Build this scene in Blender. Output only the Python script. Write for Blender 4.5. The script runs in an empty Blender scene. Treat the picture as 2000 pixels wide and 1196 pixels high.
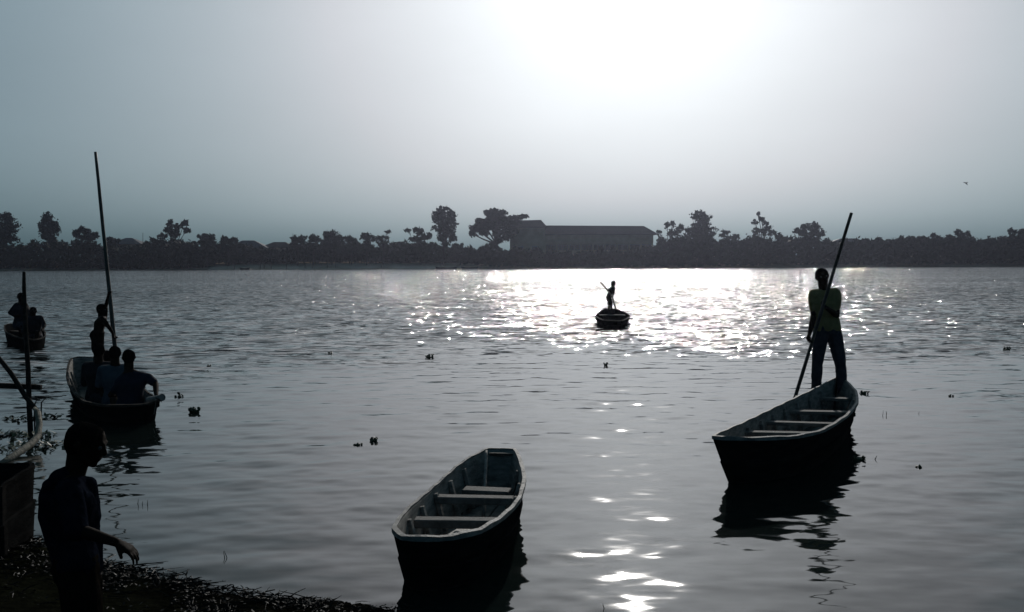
import bpy, bmesh, math, random
import numpy as np
from mathutils import Vector, Matrix, Euler, noise as mnoise

random.seed(7)
RNG = np.random.default_rng(11)
S = bpy.context.scene
COL = S.collection

# ------------------------------------------------------------------ camera
F, W0, H0 = 1800.0, 2000.0, 1196.0
CAM_H = 1.9
PITCH = math.atan((598 - 510) / F)
ROLL = -0.004
cd = bpy.data.cameras.new('camera')
cam = bpy.data.objects.new('camera', cd)
COL.objects.link(cam)
cd.sensor_width = 36
cd.lens = 36 * F / W0
cd.clip_start, cd.clip_end = 0.1, 3000
ROT = Matrix.Rotation(math.pi / 2 - PITCH, 3, 'X') @ Matrix.Rotation(ROLL, 3, 'Z')
cam.matrix_world = Matrix.Translation((0, 0, CAM_H)) @ ROT.to_4x4()
S.camera = cam

# ------------------------------------------------------------------ sky, sun, exposure
SUN_EL, SUN_AZ = math.radians(22.3), math.radians(7.5)
w = bpy.data.worlds.new('World')
S.world = w
w.use_nodes = True
nt = w.node_tree
sky = nt.nodes.new('ShaderNodeTexSky')
sky.sky_type = 'NISHITA'
sky.sun_disc = False
sky.sun_elevation, sky.sun_rotation = SUN_EL, SUN_AZ
sky.air_density, sky.dust_density, sky.ozone_density = 0.3, 7.6, 8.0
sep = nt.nodes.new('ShaderNodeSeparateColor')       # camera-like response to the very wide range of the hazy sky
comb = nt.nodes.new('ShaderNodeCombineColor')
nt.links.new(sky.outputs[0], sep.inputs[0])
for ch, (pw, k) in enumerate(((.69, .83), (.53, 1.24), (.50, 1.21))):
    a_ = nt.nodes.new('ShaderNodeMath'); a_.operation = 'POWER'
    b_ = nt.nodes.new('ShaderNodeMath'); b_.operation = 'MULTIPLY'
    nt.links.new(sep.outputs[ch], a_.inputs[0]); a_.inputs[1].default_value = pw
    nt.links.new(a_.outputs[0], b_.inputs[0]); b_.inputs[1].default_value = k
    if ch == 0:
        r_ = b_
    else:
        nt.links.new(b_.outputs[0], comb.inputs[ch])
    if ch == 1:                                     # never redder than neutral close to the sun
        m_ = nt.nodes.new('ShaderNodeMath'); m_.operation = 'MINIMUM'
        q_ = nt.nodes.new('ShaderNodeMath'); q_.operation = 'MULTIPLY'
        nt.links.new(b_.outputs[0], q_.inputs[0]); q_.inputs[1].default_value = .96
        nt.links.new(r_.outputs[0], m_.inputs[0]); nt.links.new(q_.outputs[0], m_.inputs[1])
        nt.links.new(m_.outputs[0], comb.inputs[0])
# barely uneven haze
tcw = nt.nodes.new('ShaderNodeTexCoord')
mpw = nt.nodes.new('ShaderNodeMapping')
mpw.inputs['Scale'].default_value = (1, 1, 2.6)
nzw = nt.nodes.new('ShaderNodeTexNoise')
nzw.inputs['Scale'].default_value, nzw.inputs['Detail'].default_value = 3.5, 6
mrw = nt.nodes.new('ShaderNodeMapRange')
mrw.inputs['From Min'].default_value, mrw.inputs['From Max'].default_value = .25, .75
mrw.inputs['To Min'].default_value, mrw.inputs['To Max'].default_value = .96, 1.04
scw = nt.nodes.new('ShaderNodeVectorMath')
scw.operation = 'SCALE'
nt.links.new(tcw.outputs['Generated'], mpw.inputs[0])
nt.links.new(mpw.outputs[0], nzw.inputs['Vector'])
nt.links.new(nzw.outputs['Fac'], mrw.inputs['Value'])
nt.links.new(comb.outputs[0], scw.inputs[0])
nt.links.new(mrw.outputs[0], scw.inputs['Scale'])
nt.links.new(scw.outputs[0], nt.nodes['Background'].inputs[0])
nt.nodes['Background'].inputs[1].default_value = 0.1
sl = bpy.data.lights.new('sun', 'SUN')
sl.energy, sl.angle, sl.color = 2.0, math.radians(0.5), (1.0, 0.96, 0.91)
sun = bpy.data.objects.new('sun', sl)
COL.objects.link(sun)
sdir = Vector((math.sin(SUN_AZ) * math.cos(SUN_EL), math.cos(SUN_AZ) * math.cos(SUN_EL), math.sin(SUN_EL)))
sun.rotation_euler = sdir.to_track_quat('Z', 'Y').to_euler()
sun.location = sdir * 300
S.view_settings.view_transform = 'Standard'
S.view_settings.look = 'None'
S.view_settings.exposure = 0.06
S.view_settings.gamma = 1.0
S.view_settings.use_curve_mapping = False
S.cycles.volume_max_steps = 64


# ------------------------------------------------------------------ helpers
def ray(px, py):
    return ROT @ Vector(((px - W0 / 2) / F, -(py - H0 / 2) / F, -1.0))


def P(px, py, z=0.0):
    r = ray(px, py)
    t = (z - CAM_H) / r.z
    return Vector((r.x * t, r.y * t, z))


def D(px, py, d):
    r = ray(px, py)
    t = d / r.y
    return Vector((r.x * t, d, CAM_H + r.z * t))


def tag(o, label=None, cat=None, group=None, kind=None):
    if label: o['label'] = label
    if cat: o['category'] = cat
    if group: o['group'] = group
    if kind: o['kind'] = kind
    return o


def empty(name, loc, label=None, cat=None, group=None, rz=0.0):
    o = bpy.data.objects.new(name, None)
    COL.objects.link(o)
    o.location = loc
    o.rotation_euler = (0, 0, rz)
    o.empty_display_size = 0.2
    return tag(o, label, cat, group)


def mesh_obj(name, verts, faces, mat, parent=None, origin=(0, 0, 0), smooth=False):
    ox = Vector(origin)
    me = bpy.data.meshes.new(name)
    me.from_pydata([tuple(Vector(v) - ox) for v in verts], [], faces)
    me.materials.append(mat)
    if smooth:
        me.polygons.foreach_set('use_smooth', [True] * len(me.polygons))
    me.update()
    o = bpy.data.objects.new(name, me)
    COL.objects.link(o)
    if parent is not None:
        o.parent = parent
    else:
        o.location = ox
    return o


def np_mesh(name, V, Fc, mat, parent=None, smooth=False, loc=None):
    """V (n,3) array, Fc (m,k) int array"""
    V = np.asarray(V, dtype=np.float32)
    Fc = np.asarray(Fc, dtype=np.int32)
    me = bpy.data.meshes.new(name)
    k = Fc.shape[1]
    me.vertices.add(len(V))
    me.vertices.foreach_set('co', V.ravel())
    me.loops.add(Fc.size)
    me.loops.foreach_set('vertex_index', Fc.ravel())
    me.polygons.add(len(Fc))
    me.polygons.foreach_set('loop_start', np.arange(0, Fc.size, k, dtype=np.int32))
    me.polygons.foreach_set('loop_total', np.full(len(Fc), k, dtype=np.int32))
    if smooth:
        me.polygons.foreach_set('use_smooth', np.ones(len(Fc), dtype=bool))
    me.materials.append(mat)
    me.update(calc_edges=True)
    me.validate()
    o = bpy.data.objects.new(name, me)
    COL.objects.link(o)
    if parent is not None:
        o.parent = parent
    if loc is not None:
        o.location = loc
    return o


class MB:
    """collects simple solids; build() links them as one mesh object"""
    def __init__(self):
        self.v, self.f = [], []

    def box(self, c, ax, ay, az):
        """centre and three half-axis vectors"""
        b = len(self.v)
        c, ax, ay, az = Vector(c), Vector(ax), Vector(ay), Vector(az)
        for sx, sy, sz in ((-1, -1, -1), (1, -1, -1), (1, 1, -1), (-1, 1, -1), (-1, -1, 1), (1, -1, 1), (1, 1, 1), (-1, 1, 1)):
            self.v.append(c + sx * ax + sy * ay + sz * az)
        self.f += [tuple(b + i for i in q) for q in ((0, 3, 2, 1), (4, 5, 6, 7), (0, 1, 5, 4), (1, 2, 6, 5), (2, 3, 7, 6), (3, 0, 4, 7))]
        return self

    def bar(self, a, b, w, h, up=(0, 0, 1)):
        a, b = Vector(a), Vector(b)
        d = (b - a)
        n = d.normalized()
        s = n.cross(Vector(up)).normalized()
        u = s.cross(n).normalized()
        return self.box((a + b) / 2, d / 2, s * w / 2, u * h / 2)

    def tube(self, pts, radii, n=8, cap=True):
        pts = [Vector(p) for p in pts]
        b = len(self.v)
        prev = None
        for i, p in enumerate(pts):
            d = (pts[min(i + 1, len(pts) - 1)] - pts[max(i - 1, 0)]).normalized()
            if prev is None:
                s = d.cross(Vector((0, 0, 1)) if abs(d.z) < .9 else Vector((1, 0, 0))).normalized()
            else:
                s = (prev - d * prev.dot(d)).normalized()
            prev = s
            u = d.cross(s)
            for k in range(n):
                a = 2 * math.pi * k / n
                self.v.append(p + (s * math.cos(a) + u * math.sin(a)) * radii[i])
        for i in range(len(pts) - 1):
            for k in range(n):
                k2 = (k + 1) % n
                self.f.append((b + i * n + k, b + i * n + k2, b + (i + 1) * n + k2, b + (i + 1) * n + k))
        if cap:
            self.f.append(tuple(b + k for k in reversed(range(n))))
            self.f.append(tuple(b + (len(pts) - 1) * n + k for k in range(n)))
        return self

    def quad(self, a, b, c, d):
        i = len(self.v)
        self.v += [Vector(a), Vector(b), Vector(c), Vector(d)]
        self.f.append((i, i + 1, i + 2, i + 3))
        return self

    def build(self, name, mat, parent=None, origin=(0, 0, 0), smooth=False):
        return mesh_obj(name, self.v, self.f, mat, parent, origin, smooth)


def bevel(o, w, seg=1):
    bm = bmesh.new()
    bm.from_mesh(o.data)
    bmesh.ops.bevel(bm, geom=list(bm.edges), offset=w, segments=seg, affect='EDGES', profile=0.5)
    bm.to_mesh(o.data)
    bm.free()
    return o


# ------------------------------------------------------------------ materials
def material(name, c1, c2, rough=0.7, scale=8.0, stretch=(1, 1, 1), bump=0.0, bscale=None, spec=0.4, detail=6, coords='Object', sheen=0):
    m = bpy.data.materials.new(name)
    m.use_nodes = True
    n, l = m.node_tree.nodes, m.node_tree.links
    pb = n['Principled BSDF']
    tc = n.new('ShaderNodeTexCoord')
    mp = n.new('ShaderNodeMapping')
    mp.inputs['Scale'].default_value = stretch
    l.new(tc.outputs[coords], mp.inputs[0])
    nz = n.new('ShaderNodeTexNoise')
    nz.inputs['Scale'].default_value = scale
    nz.inputs['Detail'].default_value = detail
    nz.inputs['Roughness'].default_value = 0.62
    l.new(mp.outputs[0], nz.inputs['Vector'])
    cr = n.new('ShaderNodeValToRGB')
    cr.color_ramp.elements[0].position, cr.color_ramp.elements[1].position = 0.32, 0.68
    cr.color_ramp.elements[0].color = (*c1, 1)
    cr.color_ramp.elements[1].color = (*c2, 1)
    l.new(nz.outputs['Fac'], cr.inputs[0])
    l.new(cr.outputs[0], pb.inputs['Base Color'])
    pb.inputs['Roughness'].default_value = rough
    pb.inputs['Specular IOR Level'].default_value = spec
    if bump:
        nb = n.new('ShaderNodeTexNoise')
        nb.inputs['Scale'].default_value = bscale or scale * 3
        nb.inputs['Detail'].default_value = 5
        l.new(mp.outputs[0], nb.inputs['Vector'])
        bp = n.new('ShaderNodeBump')
        bp.inputs['Strength'].default_value = bump
        bp.inputs['Distance'].default_value = 0.02
        l.new(nb.outputs['Fac'], bp.inputs['Height'])
        l.new(bp.outputs[0], pb.inputs['Normal'])
    return m


M = {}
M['hull_tar'] = material('tarred_hull_wood', (.006, .006, .006), (.016, .015, .014), .9, 5, (1, 1, 3), .5, 30, .0)
M['hull_in'] = material('weathered_inner_wood', (.085, .08, .072), (.27, .255, .23), .85, 6, (1, 1, 4), .6, 40, .1)
M['rail'] = material('worn_rail_wood', (.07, .067, .062), (.20, .19, .17), .7, 9, (1, 1, 1), .5, 40)
M['thwart'] = material('worn_thwart_wood', (.05, .048, .043), (.14, .133, .12), .8, 7, (1, 5, 1), .5, 40)
M['dark_wood'] = material('old_dark_wood', (.014, .012, .010), (.04, .034, .028), .85, 6, (1, 1, 3), .6, 30, .05)
M['pole'] = material('punting_pole_wood', (.03, .026, .02), (.085, .075, .06), .6, 12, (1, 1, .3), .3, 50)
M['branch'] = material('bare_branch_bark', (.05, .046, .032), (.15, .135, .095), .8, 14, (1, 1, .5), .8, 40)
M['skin'] = material('dark_skin', (.010, .0065, .0045), (.019, .012, .008), .7, 12, bump=.1, bscale=80, spec=.03)
M['hair'] = material('black_hair', (.004, .004, .004), (.008, .0075, .007), .95, 60, bump=.8, bscale=160, spec=.0)
M['eye'] = material('eye_white', (.05, .047, .045), (.07, .065, .06), .5, 4, spec=.05)
M['yellow_shirt'] = material('faded_yellow_shirt', (.14, .112, .045), (.205, .165, .07), .85, 14, bump=.3, bscale=60, spec=.1)
M['jeans'] = material('dark_jeans', (.015, .018, .025), (.032, .037, .048), .85, 10, bump=.3, bscale=90, spec=.1)
M['white_shirt'] = material('pale_blue_shirt', (.035, .045, .058), (.06, .075, .09), .85, 14, bump=.3, bscale=60, spec=.1)
M['navy_shirt'] = material('navy_shirt', (.006, .009, .018), (.012, .017, .030), .85, 12, bump=.3, bscale=60, spec=.1)
M['black_shirt'] = material('black_shirt', (.008, .008, .010), (.018, .018, .022), .85, 12, bump=.3, bscale=60, spec=.1)
M['hooded'] = material('dark_hooded_top', (.004, .005, .008), (.009, .011, .017), .9, 12, bump=.4, bscale=60, spec=.0)
M['brown_shorts'] = material('brown_shorts', (.006, .005, .004), (.012, .010, .008), .9, 12, bump=.3, bscale=60, spec=.0)
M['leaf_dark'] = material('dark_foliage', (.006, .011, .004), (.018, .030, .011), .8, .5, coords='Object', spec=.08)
M['leaf_mid'] = material('mid_foliage', (.022, .036, .014), (.055, .075, .030), .8, .5, coords='Object', spec=.08)
M['bark'] = material('tree_bark', (.012, .010, .008), (.032, .028, .022), .9, 3, (1, 1, .3), .6, 10, spec=.05)
M['plant'] = material('water_plant_leaf', (.010, .020, .006), (.028, .048, .014), .55, 6, bump=.2, bscale=30)
M['reed'] = material('reed_stem', (.03, .04, .015), (.07, .08, .035), .6, 6)
M['roof'] = material('rusty_roof_sheet', (.022, .018, .018), (.048, .038, .036), .7, 1.2, (4, .4, 1), .3, 6, spec=.05)
M['roof_grey'] = material('grey_roof_sheet', (.035, .04, .046), (.075, .08, .088), .6, 1.2, (4, .4, 1), .3, 6, spec=.05)
M['wall_tan'] = material('ochre_painted_wall', (.34, .25, .15), (.48, .37, .24), .85, .6, bump=.1, bscale=6)
M['wall_mud'] = material('mud_house_wall', (.10, .075, .055), (.19, .15, .11), .9, .8, bump=.2, bscale=6)
M['dark_pane'] = material('dark_window_pane', (.012, .014, .018), (.022, .025, .03), .25, 2)
M['frame'] = material('grey_blue_frame', (.16, .19, .24), (.24, .27, .33), .7, 2)
M['bird'] = material('dark_feather', (.02, .02, .02), (.05, .047, .042), .8, 30)
M['litter'] = material('wet_shore_litter', (.004, .004, .003), (.009, .0085, .007), .5, 30, bump=.2, bscale=80, spec=.06)


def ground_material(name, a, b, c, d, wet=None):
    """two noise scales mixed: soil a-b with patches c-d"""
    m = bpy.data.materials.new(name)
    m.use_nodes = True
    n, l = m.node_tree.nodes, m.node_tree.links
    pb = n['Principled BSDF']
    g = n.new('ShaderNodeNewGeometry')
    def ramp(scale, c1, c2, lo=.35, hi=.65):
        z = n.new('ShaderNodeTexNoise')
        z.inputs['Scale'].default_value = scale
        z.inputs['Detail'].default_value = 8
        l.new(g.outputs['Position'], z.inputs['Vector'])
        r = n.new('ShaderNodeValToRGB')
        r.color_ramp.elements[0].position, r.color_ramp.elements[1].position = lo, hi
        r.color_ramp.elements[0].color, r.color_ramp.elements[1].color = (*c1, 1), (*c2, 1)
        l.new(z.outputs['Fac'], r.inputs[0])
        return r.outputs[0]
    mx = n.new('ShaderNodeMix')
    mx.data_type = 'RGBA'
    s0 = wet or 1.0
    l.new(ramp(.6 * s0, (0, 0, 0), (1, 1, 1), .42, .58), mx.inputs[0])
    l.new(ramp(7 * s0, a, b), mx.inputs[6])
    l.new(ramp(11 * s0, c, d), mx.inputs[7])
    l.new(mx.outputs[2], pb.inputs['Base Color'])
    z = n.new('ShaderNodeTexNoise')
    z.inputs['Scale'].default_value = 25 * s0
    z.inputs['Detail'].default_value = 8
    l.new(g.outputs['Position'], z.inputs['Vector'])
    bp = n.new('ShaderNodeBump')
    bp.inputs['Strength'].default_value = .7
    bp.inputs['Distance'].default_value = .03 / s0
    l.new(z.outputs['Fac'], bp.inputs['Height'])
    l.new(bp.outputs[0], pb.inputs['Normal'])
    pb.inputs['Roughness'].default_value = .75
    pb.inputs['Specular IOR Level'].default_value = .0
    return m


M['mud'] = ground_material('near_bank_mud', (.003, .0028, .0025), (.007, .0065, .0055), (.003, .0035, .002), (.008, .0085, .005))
M['far_soil'] = ground_material('far_bank_soil', (.15, .115, .085), (.24, .19, .14), (.05, .05, .03), (.13, .105, .07), wet=.12)
M['sand'] = ground_material('far_beach_sand', (.42, .33, .25), (.58, .46, .36), (.22, .17, .12), (.40, .32, .24), wet=.15)


def water_material():
    m = bpy.data.materials.new('river_water')
    m.use_nodes = True
    n, l = m.node_tree.nodes, m.node_tree.links
    pb = n['Principled BSDF']
    pb.inputs['Base Color'].default_value = (.006, .010, .009, 1)
    pb.inputs['IOR'].default_value = 1.40
    pb.inputs['Roughness'].default_value = .05
    g = n.new('ShaderNodeNewGeometry')
    sep = n.new('ShaderNodeSeparateXYZ')
    l.new(g.outputs['Position'], sep.inputs[0])

    def math_(op, a, b=None, clamp=False):
        x = n.new('ShaderNodeMath')
        x.operation = op
        x.use_clamp = clamp
        for i, v in enumerate((a, b)):
            if v is None: continue
            if isinstance(v, (int, float)): x.inputs[i].default_value = v
            else: l.new(v, x.inputs[i])
        return x.outputs[0]

    def nz(scale, sx, sy, detail=2, rot=0.0, off=0.0, dist=0.0):
        mp = n.new('ShaderNodeMapping')
        mp.inputs['Scale'].default_value = (sx, sy, 1)
        mp.inputs['Rotation'].default_value = (0, 0, rot)
        mp.inputs['Location'].default_value = (off, off * .7, 0)
        l.new(g.outputs['Position'], mp.inputs[0])
        t = n.new('ShaderNodeTexNoise')
        t.noise_dimensions = '2D'
        t.inputs['Scale'].default_value = scale
        t.inputs['Detail'].default_value = detail
        t.inputs['Roughness'].default_value = .5
        t.inputs['Distortion'].default_value = dist
        l.new(mp.outputs[0], t.inputs['Vector'])
        return t

    # where the wind ruffles the open river beyond the sheltered landing
    patch = nz(.11, 1, 1.3, 3, 0, 5).outputs['Fac']
    dist = math_('ADD', sep.outputs['Y'], math_('MULTIPLY', math_('SUBTRACT', patch, .5), 22))
    mr = n.new('ShaderNodeMapRange')
    mr.interpolation_type = 'SMOOTHSTEP'
    mr.inputs['From Min'].default_value, mr.inputs['From Max'].default_value = 13.0, 22.0
    mr.inputs['To Min'].default_value, mr.inputs['To Max'].default_value = 0.0, 1.0
    l.new(dist, mr.inputs['Value'])
    amp = mr.outputs[0]
    gust = nz(.05, .6, 1.6, 2, .1, 20).outputs['Fac']
    amp = math_('MULTIPLY', amp, math_('ADD', .55, math_('MULTIPLY', gust, .9)))
    a, b, c = nz(3.4, .5, 1.3, 2, .15), nz(8.5, .55, 1.3, 1, -.12, 31), nz(1.1, .5, 1.4, 1, .08, 57)
    def centred(t, k):
        v = n.new('ShaderNodeVectorMath'); v.operation = 'SUBTRACT'
        l.new(t.outputs['Color'], v.inputs[0]); v.inputs[1].default_value = (.5, .5, .5)
        s = n.new('ShaderNodeVectorMath'); s.operation = 'MULTIPLY'
        l.new(v.outputs[0], s.inputs[0]); s.inputs[1].default_value = (k * 1.4, k * .80, 0)
        return s.outputs[0]
    def vadd(x, y):
        v = n.new('ShaderNodeVectorMath'); v.operation = 'ADD'
        l.new(x, v.inputs[0]); l.new(y, v.inputs[1])
        return v.outputs[0]
    slope = vadd(vadd(centred(a, 1.5), centred(b, .6)), centred(c, 1.0))
    sc = n.new('ShaderNodeVectorMath'); sc.operation = 'SCALE'
    l.new(slope, sc.inputs[0]); l.new(amp, sc.inputs['Scale'])
    # normals tilted towards the camera, added so ruffled water mirrors brighter sky
    lean = n.new('ShaderNodeMapRange')
    lean.inputs['From Min'].default_value, lean.inputs['From Max'].default_value = 14, 60
    lean.inputs['To Min'].default_value, lean.inputs['To Max'].default_value = -.05, -.12
    l.new(sep.outputs['Y'], lean.inputs['Value'])
    lv = n.new('ShaderNodeCombineXYZ')
    l.new(math_('MULTIPLY', lean.outputs[0], amp), lv.inputs['Y'])
    # faint capillary ripples everywhere
    cap = vadd(centred(nz(4.2, .45, 1.3, 2, .1, 11), .15), centred(nz(9.5, .5, 1.2, 1, -.2, 71), .06))
    tot = vadd(vadd(vadd(g.outputs['Normal'], sc.outputs[0]), lv.outputs[0]), cap)
    nn = n.new('ShaderNodeVectorMath'); nn.operation = 'NORMALIZE'
    l.new(tot, nn.inputs[0])
    l.new(nn.outputs[0], pb.inputs['Normal'])
    return m


M['water'] = water_material()


# ------------------------------------------------------------------ boats: footprints first (the water opens under them)
def closed_spline(pts, n=72):
    pts = [Vector(p) for p in pts]
    out = []
    m = len(pts)
    L = [(pts[(i + 1) % m] - pts[i]).length for i in range(m)]
    tot = sum(L)
    for i in range(m):
        p0, p1, p2, p3 = pts[i - 1], pts[i], pts[(i + 1) % m], pts[(i + 2) % m]
        k = max(2, round(n * L[i] / tot))
        for j in range(k):
            t = j / k
            tt, ttt = t * t, t * t * t
            q = .5 * ((2 * p1) + (p2 - p0) * t + (2 * p0 - 5 * p1 + 4 * p2 - p3) * tt + (3 * p1 - p0 - 3 * p2 + p3) * ttt)
            q = q * .6 + (p1.lerp(p2, t)) * .4
            out.append(q)
    return out


class Boat:
    def __init__(self, outline, near, far, zb, sa=.84, sc=.74, thick=.025):
        self.ring = closed_spline(outline)
        self.near, self.far = Vector(near), Vector(far)
        a = (self.far - self.near); a.z = 0
        self.len = a.length
        self.a = a.normalized()
        self.c = Vector((-self.a.y, self.a.x, 0))
        mid = (self.near + self.far) / 2
        self.mid = Vector((mid.x, mid.y, 0))
        self.zb, self.sa, self.sc, self.t = zb, sa, sc, thick
        self.uvz = [((p - self.mid).dot(self.a), (p - self.mid).dot(self.c), p.z) for p in self.ring]

    @property
    def hw(self):
        return max(abs(v) for _, v, _ in self.uvz)

    def at(self, u, v, z):
        return self.mid + self.a * u + self.c * v + Vector((0, 0, z))

    def scale_at(self, h):
        """plan scale along / across at relative height h (0 bottom, 1 gunwale)"""
        return self.sa + (1 - self.sa) * h, self.sc + (1 - self.sc) * (h ** .8)

    def ring_at(self, h, inset=0.0, lift=0.0, bulge=0.0):
        ka, kc = self.scale_at(h)
        r = []
        for u, v, z in self.uvz:
            uu, vv = u * ka, v * kc
            d = math.hypot(uu, vv) or 1
            # inset across mostly, along a little
            if bulge or inset < 0:
                vv *= 1 + (bulge - inset) / self.hw
                uu *= 1 + (bulge - inset) / (self.len / 2)
            else:
                vv -= math.copysign(min(abs(vv), inset), vv)
                uu -= math.copysign(min(abs(uu), inset), uu)
            r.append(self.at(uu, vv, self.zb + (z - self.zb) * h + lift))
        return r

    def span(self, u, h=1.0):
        """left/right extent across at axis position u, height h"""
        ka, kc = self.scale_at(h)
        vs, zs = [], []
        n = len(self.uvz)
        for i in range(n):
            (u0, v0, z0), (u1, v1, z1) = self.uvz[i], self.uvz[(i + 1) % n]
            u0, u1, v0, v1 = u0 * ka, u1 * ka, v0 * kc, v1 * kc
            if (u0 - u) * (u1 - u) <= 0 and u0 != u1:
                t = (u - u0) / (u1 - u0)
                vs.append(v0 + (v1 - v0) * t)
                zs.append(self.zb + (z0 + (z1 - z0) * t - self.zb) * h)
        if len(vs) < 2:
            return None
        return min(vs), max(vs), sum(zs) / len(zs)

    def footprint(self):
        zmean = sum(z for _, _, z in self.uvz) / len(self.uvz)
        h = max(0.0, (0 - self.zb) / (zmean - self.zb))
        return [(p.x, p.y) for p in self.ring_at(h, inset=.03)]

    def build(self, label, group, thwarts=(), ribs=6, boards=4, mats=('hull_tar', 'hull_in', 'rail', 'thwart')):
        root = empty('canoe', self.mid, label, 'canoe', group)
        # hull: lapped outer skin, inner skin
        prof = [(1, 0), (.56, 0), (.54, -.012), (.06, -.012), (0, .02)]
        rings = [self.ring_at(h, 0, 0, -b if b < 0 else 0) for h, b in prof]
        inner = [self.ring_at(h, self.t, .0 if h > 0 else .03) for h in (1, .7, .4, .08)]
        verts, faces = [], []
        n = len(self.ring)
        allr = list(reversed(rings)) + inner
        for r in allr:
            verts += r
        for k in range(len(allr) - 1):
            for i in range(n):
                j = (i + 1) % n
                faces.append((k * n + i, k * n + j, (k + 1) * n + j, (k + 1) * n + i))
        for k, zc in ((0, self.zb), (len(allr) - 1, None)):
            c = sum((Vector(p) for p in allr[k]), Vector()) / n
            verts.append(c)
            for i in range(n):
                j = (i + 1) % n
                faces.append((k * n + j, k * n + i, len(verts) - 1) if k == 0 else (k * n + i, k * n + j, len(verts) - 1))
        o = mesh_obj('hull', verts, faces, M[mats[0]], root, self.mid)
        o.data.materials.append(M[mats[1]])
        no = len(rings)
        for fi, f in enumerate(faces):
            if fi >= (no - 1) * n and not (len(f) == 3 and max(f) == len(allr) * n):
                o.data.polygons[fi].material_index = 1
        # gunwale rail: a square-section strip along the top edge
        outer, inn = self.ring_at(1, -.004), self.ring_at(1, self.t - .004)
        v, f = [], []
        for i in range(n):
            jig = .004 * math.sin(i * 1.7)
            v += [outer[i] + Vector((0, 0, .012 + jig)), outer[i] - Vector((0, 0, .016)), inn[i] - Vector((0, 0, .014)), inn[i] + Vector((0, 0, .014 + jig))]
        for i in range(n):
            j = (i + 1) % n
            for q in range(4):
                q2 = (q + 1) % 4
                f.append((i * 4 + q, i * 4 + q2, j * 4 + q2, j * 4 + q))
        mesh_obj('gunwale', v, f, M[mats[2]], root, self.mid)
        # ribs against the sides
        for i in range(ribs):
            u = self.len * (-.36 + .72 * (i + .5) / ribs)
            t1, t0 = self.span(u, .93), self.span(u, .1)
            if not t1 or not t0: continue
            for s in (0, 1):
                sg = 1 if s else -1
                a = self.at(u, t1[s] - sg * (self.t + .012), t1[2])
                b = self.at(u, t0[s] - sg * (self.t + .035), t0[2] + .03)
                bevel(MB().bar(a, b, .045, .03, up=self.c).build('rib', M[mats[1]], root, self.mid), .004)
        # bottom boards
        L = self.len * self.sa * .46
        for i in range(boards):
            g = (i + .5) / boards
            lo, hi = [], []
            us = [x for x in np.linspace(-L, L, 21)]
            ok = []
            for u in us:
                t = self.span(float(u), .08)
                if not t: continue
                vv = -.5 + g
                m0 = self.span(0, .08)
                v = (m0[0] + m0[1]) / 2 + vv * (m0[1] - m0[0]) * .9
                if t[0] + .07 < v < t[1] - .07: ok.append((u, v))
            if len(ok) < 3: continue
            z = self.zb + .045 + .004 * (i % 2)
            a, b = self.at(ok[0][0], ok[0][1], z), self.at(ok[-1][0], ok[-1][1], z)
            wd = (m0[1] - m0[0]) * .9 / boards - .012
            bevel(MB().bar(a, b, wd, .02).build('floor_board', M[mats[1]], root, self.mid), .003)
        for (x0, y0, x1, y1, z, wd, th) in thwarts:
            a, b = P(x0, y0, z), P(x1, y1, z)
            bevel(MB().bar(a - Vector((0, 0, th / 2)), b - Vector((0, 0, th / 2)), wd, th).build('thwart', M[mats[3]], root, self.mid), .005)
        self.root = root
        return root


def outline(spec):
    return [P(x, y, z) for x, y, z in spec]


boat_mid = Boat(outline([(766, 1034, .34), (785, 1050, .35), (835, 1053, .345), (885, 1050, .335), (940, 1037, .32), (985, 1010, .30), (1015, 978, .30), (1027, 937, .31),
                         (1020, 905, .33), (1007, 880, .35), (952, 878, .35), (900, 905, .33), (840, 957, .30), (790, 1000, .31)]),
                P(830, 1050, .33), P(980, 879, .35), -.07, .86, .78)
boat_man = Boat(outline([(1391, 854, .44), (1440, 857, .43), (1500, 857, .41), (1560, 853, .39), (1610, 841, .37), (1655, 813, .35), (1676, 787, .35), (1673, 765, .36),
                         (1657, 748, .39), (1642, 735, .43), (1634, 737, .43), (1590, 760, .38), (1525, 791, .36), (1450, 827, .39)]),
                P(1465, 856, .42), P(1638, 736, .42), -.07, .85, .72)
boat_pax = Boat(outline([(310, 781, .27), (292, 789, .25), (250, 793, .23), (205, 793, .22), (165, 786, .22), (141, 766, .25), (129, 735, .31), (138, 701, .40),
                         (185, 699, .40), (240, 722, .30), (285, 763, .25), (303, 776, .27)]),
                P(302, 784, .25), P(160, 700, .4), -.12, .88, .76)
boat_boy = Boat(outline([(1178, 626, .20), (1215, 627, .20), (1231, 618, .22), (1220, 610, .22), (1203, 604, .26), (1180, 604, .26), (1170, 610, .22), (1162, 617, .22)]),
                P(1197, 626, .2), P(1191, 604, .26), -.10, .88, .74)
boat_far = Boat(outline([(90, 650, .25), (84, 660, .24), (60, 664, .24), (30, 658, .24), (10, 648, .26), (8, 636, .34), (22, 633, .34), (50, 637, .26), (80, 644, .25)]),
                P(88, 655, .24), P(14, 635, .34), -.10, .88, .76)
BOATS = [boat_mid, boat_man, boat_pax, boat_boy, boat_far]


# ------------------------------------------------------------------ water
def wave_set():
    r = random.Random(5)
    ws = []
    for i in range(64):
        lam = .14 * (6.0 ** r.random())                   # 0.14 .. 0.85 m
        ang = math.radians(90 + r.gauss(6, 34))           # crests lie across the view, a little oblique
        k = 2 * math.pi / lam
        s = .0066 * (lam / .6) ** .05 * (0.5 + r.random())
        ws.append((k * math.cos(ang), k * math.sin(ang), s / k, r.random() * 6.283, lam))
    return ws


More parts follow.
